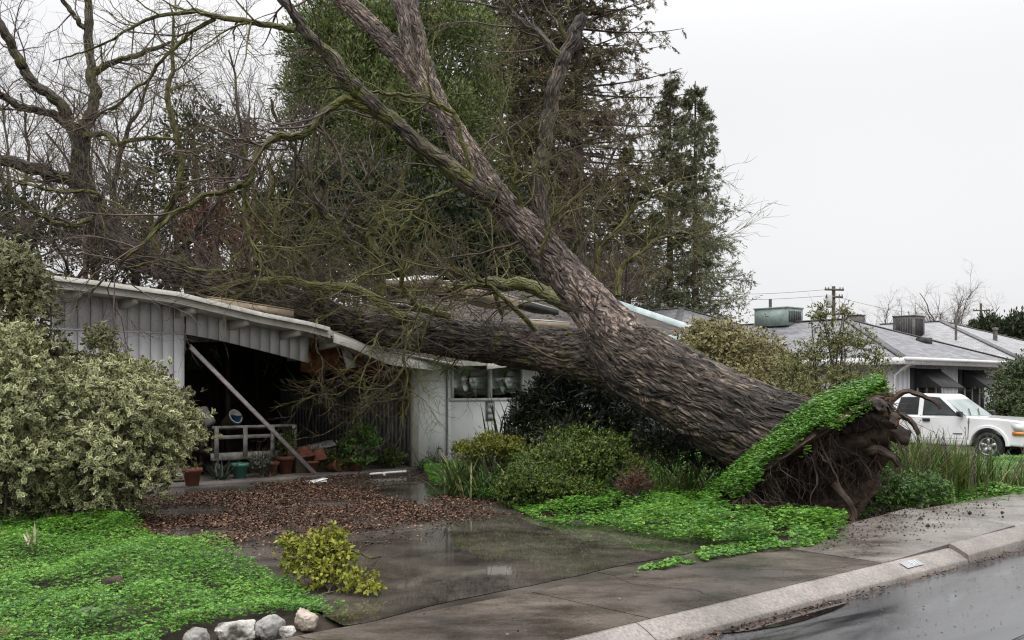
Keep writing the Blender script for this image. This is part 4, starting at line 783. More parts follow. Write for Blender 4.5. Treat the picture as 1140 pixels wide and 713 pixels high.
clump('iris_clump', 'clump of long strap leaves beside the tap', 'plant', at0(522, 16), 170, .26, (.5, .95), .032, m_strap, (.05, .8), (.2, 1.3), 'strap leaf clumps in the bed')
clump('iris_clump', 'strap leaf clump with browned tips at the front of the bed', 'plant', at0(548, 15.3), 120, .2, (.4, .75), .03, m_strap, (.05, .9), (.3, 1.5), 'strap leaf clumps in the bed')
clump('flax_plant', 'dark upright flax blades against the white wall under the window', 'plant', at0(572, 18), 70, .26, (.7, 1.75), .05, m_dkstrap, (.02, .45), (0, .5))
clump('flax_plant', 'arching olive grass clump hidden under the leaning trunk', 'plant', at0(765, 15), 240, .28, (.5, 1.0), .016, m_grass, (.1, .8), (.3, 1.2))
clump('aloe', 'small pale aloe standing in the clover lawn', 'plant', G(36, 624, 0) + np.array([0, 0, .15]), 13, .03, (.12, .25), .022, LEAF('aloe_leaf', [(0, (.16, .2, .10)), (.6, (.34, .33, .2)), (1, (.45, .3, .2))], .45, .2), (.35, 1.15), (-.3, .4))
# grasses right of the root ball
for i, (px, Y, n, L0, lab) in enumerate(((985, 15.0, 420, (.4, .9), 'olive grass tuft beside the torn roots'), (1025, 15.6, 460, (.4, 1.0), 'tall olive grass tuft in front of the pickup door'), (1062, 16.2, 380, (.35, .85), 'olive grass tuft left of the pickup front wheel'), (1000, 16.4, 380, (.4, .95), 'olive grass tuft behind the torn roots'), (1138, 16, 200, (.2, .5), 'small grass tuft at the right edge'))):
    clump('grass_tuft', lab, 'grass tuft', at0(px, Y), int(n * 1.9), .27, (L0[0] * 1.15, L0[1] * 1.25), .017, m_grass, (.05, .75), (.1, 1.0), 'grass tufts right of the root ball', (1.3, 1))
shrub('low_shrub', 'bright green weedy shrub right beside the root ball', 'shrub', at0(985, 13.6), [L_(975, 545, 13.5, .34, .3), (*P(1000, 552, 13.6), .34, .26), (*P(1030, 548, 13.9), .35, .25), (*P(970, 520, 13.9), .3, .3)], 2000, 6, .05, .024, m_greenleaf)
g = MB(); o = thing('weed_stalk', 'dry weed stalks sticking up in front of the pickup', 'weed', at0(1050, 14.8)); st = np.array([at0(1050, 14.8) + np.array([rng.normal(0, .4), rng.normal(0, .3), 0]) for _ in range(26)])
tp = st + np.stack([rng.normal(0, .14, 26), rng.normal(0, .1, 26), rng.uniform(.6, 1.15, 26)], -1); pth = st[:, None] + (tp - st)[:, None] * np.linspace(0, 1, 6)[None, :, None]; rr = np.full((26, 6), .005)
c1, r1 = grow(pth, rr, 5, (.06, .22), (.3, .8), 4, .2, .1, .5, 1, .8, .003); g.tubes(pth, rr, 4).tubes(c1, r1, 3); g.build('stem', m_twig, o)
# shrubs between the trunk and the neighbour's house
shrub('variegated_shrub', 'gold variegated euonymus above the leaning trunk in front of the grey roof', 'shrub', at0(830, 20),
      [L_(830, 398, 20, .7, .5), (*P(800, 388, 20.3), .6, .5), (*P(862, 415, 19.8), .55, .45), (*P(835, 430, 19.6), .8, .6), (*P(783, 370, 20.5), .3, .25), (*P(870, 440, 19.6), .7, .6), (*P(780, 400, 20.3), .6, .6)], 7000, 6, .075, .034, m_varieg3, inner=.45)
o = shrub('wispy_shrub', 'tall loose olive shrub with bare gaps behind the root ball', 'shrub', at0(925, 17),
      [L_(930, 385, 17, .35, .45), (*P(915, 355, 17.1), .22, .3), (*P(955, 385, 17), .35, .3), (*P(975, 402, 17), .32, .22), (*P(905, 400, 17), .35, .35), (*P(940, 425, 16.8), .7, .35), (*P(885, 415, 17), .4, .35), (*P(942, 350, 17.1), .16, .2), (*P(900, 440, 16.6), .6, .3), (*P(965, 440, 16.8), .4, .3)], 2500, 6, .055, .02, m_wispy, inner=.05, stems=22)
clump('ornamental_grass', 'pale ornamental grass arching over the top of the root ball', 'plant', at0(868, 15.6), 420, .26, (.9, 1.75), .014, LEAF('pale_grass', [(0, (.07, .085, .025)), (.5, (.16, .17, .055)), (1, (.34, .30, .14))], .45, .25), (.05, .6), (.2, .9))
# mistletoe clump lying on the drive
b = G(362, 662, 0)
o = shrub('mistletoe_clump', 'yellow green mistletoe clump fallen on the wet driveway', 'plant', b + np.array([0, 0, .02]),
      [L_(345, 618, 8.5, .17, .16), (*P(375, 625, 8.5), .18, .17), (*P(362, 604, 8.6), .12, .1), (*P(392, 648, 8.3), .17, .10), (*P(355, 640, 8.4), .2, .14), (*P(330, 628, 8.5), .12, .14), (*P(410, 656, 8.2), .13, .07), (*P(322, 608, 8.5), .09, .09), (*P(376, 598, 8.6), .09, .08)], 1350, 4, .046, .024, m_mistle, inner=.05, stems=9, up=.3, sr=.006)
g = MB(); g.tube(spline(np.array([P(372, 612, 8.5), P(395, 614, 8.4), P(412, 621, 8.3), P(424, 620, 8.2)]), 16), np.linspace(.013, .007, 16), 8, 0, True); g.build('broken_stem', m_limb2, o, True)
b = g
# rocks along the edge of the clover lawn
def rock(label, px, py, size, rot, seed, mat_, z=.06):
    c = G(px, py, 0); c[2] = z - .03; bm = bmesh.new(); bmesh.ops.create_icosphere(bm, subdivisions=5, radius=1); v = np.array([q.co[:] for q in bm.verts]); f = np.array([[q.index for q in k.verts] for k in bm.faces]); bm.free()
    k = 1 + (fbm(v * 1.1 + seed * 5, seed, 2) - .5) * .7; v = v * k[:, None]; v = np.sign(v) * np.abs(v) ** .86; v += (fbm(v * 5 + seed, seed + 2, 4) - .5)[:, None] * unit(v) * .14
    for nn in unit(np.random.default_rng(seed).normal(size=(11, 3))): dd = v @ nn - np.random.default_rng(seed * 7 + int(abs(nn[0]) * 99)).uniform(.74, .98); v = v - np.maximum(dd, 0)[:, None] * nn
    v += (fbm(v * 6 + seed, seed + 4, 4) - .5)[:, None] * unit(v) * .2
    v = v * np.array(size) * 1.0; a = R(rot); v = v @ np.array([[math.cos(a), math.sin(a), 0], [-math.sin(a), math.cos(a), 0], [0, 0, 1]])
    mb = MB(); mb.add(v + c, f); o = mb.build('rock', mat_, None, True); o['_w'] = 1; return tag(o, label, 'rock', 'rocks edging the clover lawn')
m_rock1 = M('white_rock', (.09, .083, .07), (.46, .435, .40), 7, .7, .7, 18, lo=.38, hi=.55, bdist=.03); m_rock2 = M('tan_rock', (.20, .155, .115), (.42, .36, .30), 5, .5, .4, 30); m_rock3 = M('grey_rock', (.12, .115, .105), (.34, .325, .305), 4, .6, .4, 25)
rock('smooth oval tan boulder nearest the driveway', 340, 697, (.085, .12, .085), 20, 1, m_rock2, .07)
rock('slanted pale grey stone left of the oval boulder', 300, 704, (.075, .13, .10), -25, 2, m_rock3, .06)
rock('craggy white boulder, widest of the edging rocks', 262, 707, (.15, .11, .095), 15, 3, m_rock1, .05)
rock('half buried pale stone, farthest left of the row of edging rocks', 219, 713, (.085, .08, .09), 0, 4, m_rock3, .03)
rock('small white stone wedged beside the oval boulder', 320, 706, (.055, .05, .05), 0, 5, m_rock1, .04)
rock('grey stone sunk in the clover at the lower left', 102, 694, (.12, .07, .05), 20, 6, m_rock3, .10)
rock('reddish flat stone at the lower left corner', 8, 712, (.09, .07, .05), 0, 8, M('red_stone', (.1, .05, .04), (.22, .12, .1), 6, .7), .08)
rock('dark clod of soil poking through the clover lawn', 128, 664, (.08, .065, .06), 0, 9, m_rootsoil, .13)
rock('small brown clod on the pavement below the root ball', 945, 601, (.045, .04, .035), 0, 10, m_root, .05)
# crumbs of soil thrown over the lifted pavement
p = scatter([W(9.3, 4.9), W(12.4, 4.9), W(14.2, 5.6), W(13.8, 6.3), W(9.4, 6.3)], 330, 0); s_ = p[:, :2] @ U[:2]; q_ = (p[:, :2] @ NV[:2] - 4.78) / 1.29
kk = rng.random(len(p)) < np.clip(q_, .05, 1) ** 1.5 * np.clip(1.25 - np.abs(s_ - 11) / 3, .1, 1); p, s_, q_ = p[kk], s_[kk], q_[kk]
p[:, 2] = 0; tt = np.clip((s_ - 9.2) / 3.2, 0, 1); p[:, 2] = np.where(s_ < 12.4, (.02 * q_) * (1 - tt) + (.075 * (1 - q_) + .17 * q_) * tt, .13) + .004
oc = np.array([[1, 0, 0], [-1, 0, 0], [0, 1, 0], [0, -1, 0], [0, 0, 1], [0, 0, -1.0]]); of = np.array([[0, 2, 4], [2, 1, 4], [1, 3, 4], [3, 0, 4], [2, 0, 5], [1, 2, 5], [3, 1, 5], [0, 3, 5]])
sz = rng.uniform(.003, .012, len(p)) * (1 + 1.6 * (rng.random(len(p)) < .06)); vv = p[:, None] + oc[None] * sz[:, None, None] * rng.uniform(.6, 1.4, (len(p), 6, 1))
g = MB(); g.add(vv.reshape(-1, 3), (of[None] + 6 * np.arange(len(p))[:, None, None]).reshape(-1, 3)); tag(stuff(g.build('soil_crumbs', m_rootsoil)), 'dark soil crumbs scattered over the lifted pavement', 'soil')
# ------------------------------------------------------------------ things in and around the carport
m_terra = M('terracotta', (.10, .034, .02), (.19, .07, .04), 5, .75, .2, 30); m_greenpot = M('green_plastic', (.05, .16, .12), (.07, .21, .16), 4, .4); m_blue = M('blue_plastic', (.015, .09, .20), (.02, .13, .28), 4, .4)
m_potsoil = M('potting_soil', (.02, .014, .01), (.05, .035, .025), 20, .9); m_bucket = M('dirty_white_plastic', (.38, .36, .33), (.56, .54, .50), 5, .5)
m_bench = M('peeling_white_wood', (.20, .185, .16), (.44, .42, .38), 9, .6, .1, 30); m_pink = M('faded_board', (.34, .30, .29), (.52, .47, .455), 4, .6, .1, 30, st=(1, 1, 3))
FL = .045
def C(px, Y, z=FL): q = P(px, HY, Y); q[2] = z; return q
g = MB(); a, b = W(7.60, 16.90, 2.44), W(10.02, 16.72, .06); g.bar(a, b, .045, .065); g.bar(a + np.array([0, 0, .04]), b + np.array([0, 0, .04]), .06, .012); o = g.build('leaning_beam', m_pink); tag(o, 'faded wooden beam leaning diagonally across the carport opening', 'beam')
# slatted potting bench
b0 = C(236, 18.7); bx = U; by = NV; bn = thing('potting_bench', 'white slatted wooden potting bench in the dark carport', 'bench', b0)
def bb(mb, x0, x1, y0, y1, z0, z1): return mb.box(b0 + bx * (x0 + x1) / 2 + by * (y0 + y1) / 2 + np.array([0, 0, (z0 + z1) / 2]), (x1 - x0, y1 - y0, z1 - z0), np.array([bx, by, [0, 0, 1]]))
Lb = 1.75
for z0, z1 in ((.90, .95), (.70, .77)): g = MB(); bb(g, 0, Lb, -.02, .02, z0, z1); g.build('rail', m_bench, bn)
g = MB(); bb(g, -.03, Lb + .03, -.025, .025, .30, .44); g.build('front_board', m_bench, bn)
g = MB(); bb(g, .0, Lb, .03, .62, .40, .43); g.build('shelf', m_ply, bn); g = MB(); bb(g, 0, Lb, .03, .62, .865, .898); g.build('bench_top', m_ply, bn)
for x in (.03, .62, 1.2, 1.68): g = MB(); bb(g, x, x + .085, -.045, -.021, .36, .94); g.build('slat', m_bench, bn)
for x in (.02, 1.64):
    for y in (.03, .56): g = MB(); bb(g, x, x + .08, y, y + .06, 0, .86); g.build('leg', m_ply, bn)
TOP = .898 + FL
def tilt_ax(az, t): a = R(az); t = R(t); z = np.array([math.cos(a) * math.sin(t), math.sin(a) * math.sin(t), math.cos(t)]); x = unit(np.cross([0.3, 1, 0], z)); return np.array([x, np.cross(z, x), z])
PB = [(.0, .0), (.105, 0), (.135, .32), (.145, .32), (.145, .345), (.128, .345), (.1, .012), (0, .012)]
def bucket(name, label, c, ax, mat_, sc=1, group=None):
    o = thing(name, label, 'bucket', c, group); g = MB(); g.lathe(c, np.array(PB) * sc, 24, 0, ax); g.build('bucket_body', mat_, o, True)
    g = MB(); t = np.linspace(0, math.pi, 14); q = np.stack([np.cos(t) * .148, np.sin(t) * .13, np.full(14, .335)], -1) * sc; g.tube(c + q @ ax, .004, 6); g.build('handle', m_metal, o, True); return o
bt = b0 + by * .3
bucket('bucket', 'white bucket tipped back above the potting bench', bt + bx * .12 + np.array([0, 0, .99]), tilt_ax(150, 50), m_bucket, 1, 'white buckets on the bench')
bucket('bucket', 'white bucket lying over beside the blue pail on the bench', bt + bx * .42 + np.array([0, 0, .97]), tilt_ax(-35, 62), m_bucket, 1.0, 'white buckets on the bench')
bucket('bucket', 'small blue pail standing on the potting bench', bt + bx * .52 - by * .22 + np.array([0, 0, .90]), tilt_ax(0, 4), m_blue, .72)
PP = [(0, 0), (.62, 0), (.86, .78), (1.0, .78), (1.02, 1.0), (.9, 1.0), (.8, .8), (0, .8)]
def pot(label, c, r, h, mat_, ax=None, soil=True, group='flower pots on the carport floor'):
    o = thing('flower_pot', label, 'flower pot', c, group); g = MB(); g.lathe(c, np.array(PP) * np.array([r, h]), 24, 0, ax); g.build('pot', mat_, o, True)
    if soil: g = MB(); g.lathe(c, [(r * .82, h * .87), (0, h * .9)], 24, 0, ax); g.build('potting_soil', m_potsoil, o, True)
    return o
pot('green plastic flower pot on the carport floor', C(267, 18.4), .17, .28, m_greenpot)
pot('terracotta pot half hidden under the diagonal beam', C(302, 19.0), .15, .26, m_terra); pot('terracotta pot under the right end of the bench', C(318, 19.4), .18, .34, m_terra)
pot('terracotta pot behind the foot of the leaning beam', C(347, 19.6), .15, .24, m_terra); pot('terracotta pot holding the leafy shrub', C(396, 20.1), .2, .32, m_terra); pot('small terracotta pot left of the potted shrub', C(384, 20.0), .12, .18, m_terra)
pot('tilted terracotta pot lying on the carport floor', C(366, 19.8, .14), .12, .22, m_terra, tilt_ax(-20, 80), False); pot('terracotta bowl upside down on the pile behind the beam', C(338, 19.6, .55), .2, .2, m_terra, tilt_ax(0, 172), False); pot('terracotta pot upside down right of the bowl', C(354, 19.7, .5), .16, .22, m_terra, tilt_ax(10, 168), False)
pot('large terracotta pot at the edge of the variegated bush', C(214, 17.0), .17, .3, m_terra)
g = MB(); c = C(346, 19.9); g.box(c + np.array([0, 0, .22]), (.9, .45, .44), np.array([U, NV, [0, 0, 1]])); o = g.build('wooden_crate', m_ply, None, bevel=.01); tag(o, 'dark crate under the upturned terracotta pots', 'crate')
g = MB(); g.bar(P(327, 503, 19.8), P(372, 493, 20.3), .22, .02, up=(.2, -.5, 1)); tag(g.build('loose_board', m_bench), 'white loose board lying across the pots', 'board')
g = MB(); c = G(352, 536, .04); g.box(c, (.34, .24, .012), np.array([[.9, .4, .1], [-.4, .9, .12], [-.05, -.15, 1]])); g.box(c + np.array([.08, .02, .03]), (.18, .2, .01), np.array([[.8, .6, .2], [-.6, .8, 0], [-.16, -.1, 1]])); tag(g.build('broken_tile', m_white), 'white broken sheet fragment at the foot of the beam', 'debris')
g = MB(); a, b = G(412, 528, .06), G(452, 525, .07); g.tube(np.array([a, (a + b) / 2, b]), .022, 12); g.tube(np.array([a * .65 + b * .35, a * .65 + b * .35 + np.array([.06, -.22, -.01])]), .022, 12); tag(g.build('plastic_pipe', m_white, None, True), 'white plastic pipe tee lying by the corner post', 'pipe')
def potplant(label, c, lob, n, per, L, Wd, mat_, **k): return shrub('potted_plant', label, 'plant', c, lob, n, per, L, Wd, mat_, 'plants in the carport', **k)
potplant('leafy green shrub growing in a terracotta pot by the inner wall', C(396, 20.1, .3), [L_(402, 485, 20.1, .34, .25), (*P(392, 500, 20), .3, .23), (*P(412, 497, 20.1), .25, .23), (*P(400, 514, 20), .3, .14)], 520, 5, .075, .032, m_greenleaf, inner=.15, stems=12)
potplant('dark small leaved plant beside the corner post', C(440, 20.8), [L_(440, 510, 20.8, .28, .2), (*P(430, 514, 20.7), .2, .14)], 420, 5, .05, .02, m_azalea, inner=.2)
potplant('low green plant behind the foot of the leaning beam', C(345, 19.8, .2), [L_(340, 514, 19.8, .24, .13), (*P(354, 510, 19.9), .22, .14)], 360, 5, .05, .024, m_greenleaf, inner=.2)
potplant('bushy green plant between the beam and the potted shrub', C(368, 19.9), [L_(364, 514, 19.9, .24, .16), (*P(378, 517, 19.9), .2, .13)], 380, 5, .05, .022, m_azalea, inner=.2)
potplant('trailing plant with red flowers over the bench end', C(318, 19.4, .36), [L_(318, 500, 19.5, .2, .14), (*P(322, 488, 19.6), .14, .2)], 200, 5, .05, .022, m_azalea, inner=.2)
potplant('dusty pale plant right of the green pot', C(290, 18.6), [L_(290, 516, 18.6, .2, .1)], 160, 5, .05, .02, LEAF('dusty_leaf', [(0, (.06, .075, .055)), (1, (.17, .19, .15))], .6, .1), inner=.2)
potplant('low green plant at the foot of the white wall', C(480, 20.6, 0), [L_(478, 520, 20.6, .25, .14), (*P(488, 524, 20.4), .2, .1)], 260, 5, .06, .03, m_greenleaf, inner=.2)
clump('spiky_plant', 'spiky grey green plant under the bench left of the green pot', 'plant', C(244, 18.1), 40, .05, (.3, .55), .04, LEAF('grey_spike', [(0, (.04, .055, .04)), (1, (.13, .15, .12))], .5, .1), (.2, 1.2), (-.2, .6))
clump('hanging_plant', 'long strap leaves hanging in the dark behind the carport wall edge', 'plant', C(216, 18.6, 2.05), 46, .06, (.7, 1.4), .03, m_dkstrap, (.3, .8), (1.2, 2.2))
# ------------------------------------------------------------------ neighbouring houses
def shingle_mat(name, c1, c2):
    m, nt, n, l, bs = _new(name); v = coords(n, l, 'UV'); b = n.new('ShaderNodeTexBrick'); b.inputs['Scale'].default_value = 1; b.inputs['Brick Width'].default_value = .33; b.inputs['Row Height'].default_value = .15
    b.inputs['Mortar Size'].default_value = .012; b.inputs['Color1'].default_value = c4(c1); b.inputs['Color2'].default_value = c4(c2); b.inputs['Mortar'].default_value = c4([q * .45 for q in c1]); l.new(v, b.inputs['Vector'])
    a = noise(n, l, v, 1.2, 6, .7); r = ramp(n, [(.35, (.72, .72, .72)), (.65, (1.15, 1.15, 1.15))]); l.new(a.outputs[0], r.inputs[0])
    l.new(mixc(n, l, b.outputs[0], r.outputs[0], 1.0, 'MULTIPLY'), bs.inputs['Base Color']); bs.inputs['Roughness'].default_value = .6; bumpn(n, l, b.outputs[1], -.5, .01, bs); return m
m_shing = shingle_mat('grey_shingles', (.13, .13, .14), (.23, .23, .24)); m_shing2 = shingle_mat('pale_grey_shingles', (.22, .22, .225), (.33, .33, .335))
m_nwall = M('pale_grey_wall', (.52, .52, .535), (.62, .62, .635), 1, .7, .1, 40); m_awn = M('black_awning', (.012, .012, .013), (.03, .03, .032), 5, .7)
m_cool = M('green_cooler', (.17, .22, .20), (.25, .31, .285), 4, .5); m_cool2 = M('rusty_grey_cooler', (.07, .065, .06), (.15, .14, .13), 6, .7); m_brick = M('red_brick', (.25, .07, .04), (.36, .12, .07), 14, .8)
m_louv = M('dark_louvre', (.015, .015, .016), (.035, .035, .036), 6, .6)
def hip_roof(mb, s0, s1, n0, n1, ze, zr, ra, rb, mi=0):      # ridge along n from ra to rb at the middle of s
    sm = (s0 + s1) / 2; A, B, Cc, D = W(s0, n0, ze), W(s1, n0, ze), W(s1, n1, ze), W(s0, n1, ze); E, Fp = W(sm, ra, zr), W(sm, rb, zr)
    def uvf(ps, org, ud): ps = np.array(ps); ud = unit(ud); nn = unit(np.cross(ps[1] - ps[0], ps[-1] - ps[0])); vd = np.cross(nn, ud); return np.stack([(ps - org) @ ud, (ps - org) @ vd], -1)
    mb.add([A, B, E], [[0, 1, 2]], mi, uvf([A, B, E], A, U)); mb.add([Cc, D, Fp], [[0, 1, 2]], mi, uvf([Cc, D, Fp], Cc, -U))
    mb.quad(D, A, E, Fp, mi, uvf([D, A, E, Fp], D, -NV)); mb.quad(B, Cc, Fp, E, mi, uvf([B, Cc, Fp, E], B, NV))
    for a, b in ((A, E), (B, E), (E, Fp)): mb.bar(a + np.array([0, 0, .012]), b + np.array([0, 0, .012]), .24, .035, 1)
    mb.add([A + np.array([0, 0, -.02]), B + np.array([0, 0, -.02]), Cc + np.array([0, 0, -.02]), D + np.array([0, 0, -.02])], [[3, 2, 1, 0]], 2)
m_ridge = M('ridge_cap', (.07, .07, .075), (.14, .14, .145), 8, .7)
N1 = thing('grey_house', 'pale grey bungalow with dark awnings and grey shingle roof behind the pickup', 'house', W(32, 14.5, 0))
g = MB(); hip_roof(g, 28.2, 36.75, 14.0, 34, 2.62, 4.17, 18.25, 33); g.build('roof', [m_shing, m_ridge, m_white], N1)
g = MB(); hip_roof(g, 25.5, 39.5, 20.6, 40, 2.7, 5.0, 25.6, 36); g.build('rear_roof', [m_shing, m_ridge, m_white], N1)
g = MB(); g.sn(28.15, 36.8, 13.94, 13.995, 2.42, 2.63); g.sn(28.14, 28.195, 14.0, 34, 2.42, 2.63); g.sn(36.755, 36.81, 14.0, 34, 2.42, 2.63); g.sn(28.12, 36.83, 13.85, 13.935, 2.54, 2.64); g.build('fascia', m_white, N1)
g = MB(); e = np.arange(28.6, 35.9, .3)
for a in e: g.sn(a + .006, min(a + .294, 35.9), 14.5, 14.52, 0, 2.45)
g.sn(28.6, 35.9, 14.52, 14.6, 0, 2.45)
for a in np.arange(14.5, 33, .3): g.sn(28.58, 28.598, a + .006, a + .294, 0, 2.45)
g.sn(28.6, 28.68, 14.6, 33, 0, 2.45); g.sn(35.82, 35.9, 14.6, 33, 0, 2.45); g.sn(26.0, 39, 21.2, 21.3, 0, 2.6); g.sn(26, 26.1, 21.3, 39, 0, 2.6); g.sn(38.9, 39, 21.3, 39, 0, 2.6); g.build('wall', m_nwall, N1)
for k, (a, b) in enumerate(((30.0, 31.3), (33.35, 34.55))):
    g = MB(); zt, zb = 2.34, 1.0
    for s_0, s_1, z_0, z_1 in ((a, b, zt - .05, zt), (a, b, zb, zb + .07), (a, a + .07, zb + .07, zt - .05), (b - .07, b, zb + .07, zt - .05), ((a + b) / 2 - .03, (a + b) / 2 + .03, zb + .07, zt - .05)): g.sn(s_0, s_1, 14.44, 14.5, z_0, z_1)
    wn_ = g.build('window', m_frame, N1); g = MB(); g.sn(a + .07, b - .07, 14.47, 14.48, zb + .07, zt - .05); g.build('pane', M('dark_window_glass', (.02, .022, .025), (.04, .042, .045), 2, .06), wn_)
    for q, w in ((a - .38, .36), (b + .02, .36)): g = MB(); g.sn(q, q + w, 14.46, 14.498, zb - .05, zt); g.build('shutter', m_awn, N1)
    g = MB(); a_, b_ = a - .1, b + .12; top = [W(a_, 14.44, 2.33), W(b_, 14.44, 2.33)]; bot = [W(a_, 13.62, 1.74), W(b_, 13.62, 1.74)]; dz = np.array([0, 0, -.03])
    g.hexa([bot[0] + dz, bot[1] + dz, top[1] + dz, top[0] + dz, bot[0], bot[1], top[1], top[0]])
    for s in (a_, b_): g.add([W(s, 14.44, 2.32), W(s, 13.63, 1.735), W(s, 14.44, 1.735)], [[0, 1, 2]])
    for s in np.linspace(a_, b_, 26)[:-1]: w = (b_ - a_) / 25; g.add([W(s + .006, 13.615, 1.745), W(s + w - .006, 13.615, 1.745), W(s + w - .02, 13.61, 1.655), W(s + w / 2, 13.608, 1.63), W(s + .02, 13.61, 1.655)], [[0, 1, 2, 3, 4]])
    g.build('awning', m_awn, N1)
g = MB(); g.tube([W(28.55, 13.9, 2.5), W(28.52, 14.2, 2.3), W(28.55, 14.44, 2.1), W(28.55, 14.44, .1)], .04, 8); g.tube([W(29.2, 13.9, 2.5), W(29.2, 14.3, 2.42), W(29.2, 14.46, 2.3)], .035, 8); g.build('downspout', m_white, N1)
def cooler(par, s, n, z, ws, wn2, h, mt, pipe=True):
    g = MB(); g.sn(s, s + ws, n, n + wn2, z, z + h); g.sn(s - .03, s + ws + .03, n - .03, n + wn2 + .03, z + h + .002, z + h + .05); o = g.build('roof_cooler', mt, par)
    g = MB()
    for k in range(7): g.sn(s + .1 + k * (ws - .2) / 7, s + .1 + k * (ws - .2) / 7 + .05, n - .03, n - .002, z + .12, z + h - .1)
    for k in range(7): g.sn(s - .03, s - .002, n + .1 + k * (wn2 - .2) / 7, n + .15 + k * (wn2 - .2) / 7, z + .12, z + h - .1) if not pipe else None
    g.build('louvre', m_louv, o)
    if pipe: g = MB(); g.tube([W(s + .2, n + wn2 * .6, z + h), W(s + .2, n + wn2 * .6, z + h + .38)], .06, 8); g.build('vent_pipe', m_cool2, o)
cooler(N1, 31.8, 20.2, 4.02, 1.05, 1.4, .64, m_cool)
g = MB(); g.sn(35.9, 36.6, 19.6, 20.3, 2.5, 4.18); g.build('chimney', m_brick, N1); g = MB(); g.sn(36.0, 36.5, 19.7, 20.2, 4.18, 4.55); g.sn(35.97, 36.53, 19.67, 20.23, 4.56, 4.6); g.build('chimney_cap', m_cool2, N1)
g = MB(); g.sn(33.2, 33.7, 15.7, 16.05, 3.2, 3.45); g.build('roof_vent', m_louv, N1)
N2 = thing('far_house', 'farther house with pale grey hip roof rising behind the bungalow', 'house', W(46, 15, 0))
g = MB(); hip_roof(g, 40, 52, 15, 30, 2.75, 4.85, 21, 24); g.build('roof', [m_shing2, m_ridge, m_white], N2)
g = MB(); g.sn(39.95, 52.05, 14.94, 14.995, 2.55, 2.76); g.sn(39.94, 39.995, 15, 30, 2.55, 2.76); g.build('fascia', m_white, N2)
g = MB(); g.sn(40.4, 51.6, 15.5, 15.6, 0, 2.6); g.sn(40.4, 40.5, 15.6, 29, 0, 2.6); g.sn(51.5, 51.6, 15.6, 29, 0, 2.6); g.build('wall', M('tan_wall', (.30, .26, .17), (.4, .35, .24), 2, .8), N2)
cooler(N2, 43.1, 20.9, 3.75, 1.0, 1.0, 1.2, m_cool2, False)
g = MB(); g.tube([W(44.6, 18.0, 3.6), W(44.6, 18.0, 4.25)], .09, 10); g.lathe(W(44.6, 18, 4.25), [(.13, 0), (.13, .1), (0, .12)], 10); g.build('vent_pipe', m_cool2, N2)
g = MB(); g.tube([W(36.9, 21.5, 3.3), W(37.5, 21.2, 5.2)], .03, 6); g.build('antenna_mast', m_cool2, N1); g = MB(); g.tube([W(43.0, 19, 3.4), W(43.0, 19, 5.0)], .05, 6); g.build('antenna_mast', m_cool2, N2)

# ------------------------------------------------------------------ white pickup
m_paint = M('white_car_paint', (.70, .70, .71), (.76, .76, .77), 2, .18, 0, 1); m_rub = M('tyre_rubber', (.012, .012, .012), (.03, .03, .03), 20, .75, .2, 40); m_rim = M('rim_metal', (.32, .32, .33), (.5, .5, .51), 6, .35, metal=.7)
m_black = M('black_plastic', (.01, .01, .011), (.025, .025, .025), 8, .45); m_lamp = M('headlight_lens', (.5, .52, .54), (.68, .7, .72), 10, .08); m_amber = M('amber_lens', (.6, .18, .02), (.7, .25, .04), 10, .12); m_cglass = glass_mat('car_glass', (.30, .36, .34), .25)
m_chrome = M('bumper_grey', (.45, .45, .46), (.58, .58, .59), 4, .3)
TR = thing('pickup_truck', 'white extended cab pickup parked in the driveway before the pale grey bungalow', 'pickup truck', W(24.95, 9.9, 0))
TR.rotation_euler = (0, 0, math.atan2(-NV[1], -NV[0])); HW = .83
def arch(cx, r, a0=180, a1=0, n=14): return [(cx + r * math.cos(R(a)), .36 + r * math.sin(R(a))) for a in np.linspace(a0, a1, n)]
def slab(name, prof, halfw, mat_, bev=.035, par=TR, taper=None, y0=None):
    bm = bmesh.new(); P_ = prof if (sum((b[0] - a[0]) * (b[1] + a[1]) for a, b in zip(prof, prof[1:] + prof[:1])) < 0) else prof[::-1]
    ya, yb = (-halfw, halfw) if y0 is None else y0
    A = [bm.verts.new((x, ya, z)) for x, z in P_]; B = [bm.verts.new((x, yb, z)) for x, z in P_]; k = len(P_)
    fa = bm.faces.new(A); fb = bm.faces.new(B[::-1])
    for i in range(k): bm.faces.new((A[i], B[i], B[(i + 1) % k], A[(i + 1) % k]))
    if taper:
        for v in bm.verts: v.co.y *= taper(v.co.x, v.co.z)
    bmesh.ops.recalc_face_normals(bm, faces=bm.faces)
    if bev:
        ed = [e for e in bm.edges if (e.verts[0] in A) == (e.verts[1] in A) and any(f in (fa, fb) for f in e.link_faces)]; bmesh.ops.bevel(bm, geom=ed, offset=bev, segments=3, affect='EDGES', profile=.6)
    me = bpy.data.meshes.new(name); bm.to_mesh(me); bm.free(); me.materials.append(mat_)
    for p in me.polygons: p.use_smooth = True
    o = bpy.data.objects.new(name, me); col.objects.link(o); o.parent = par
    md = o.modifiers.new('w', 'WEIGHTED_NORMAL'); return o
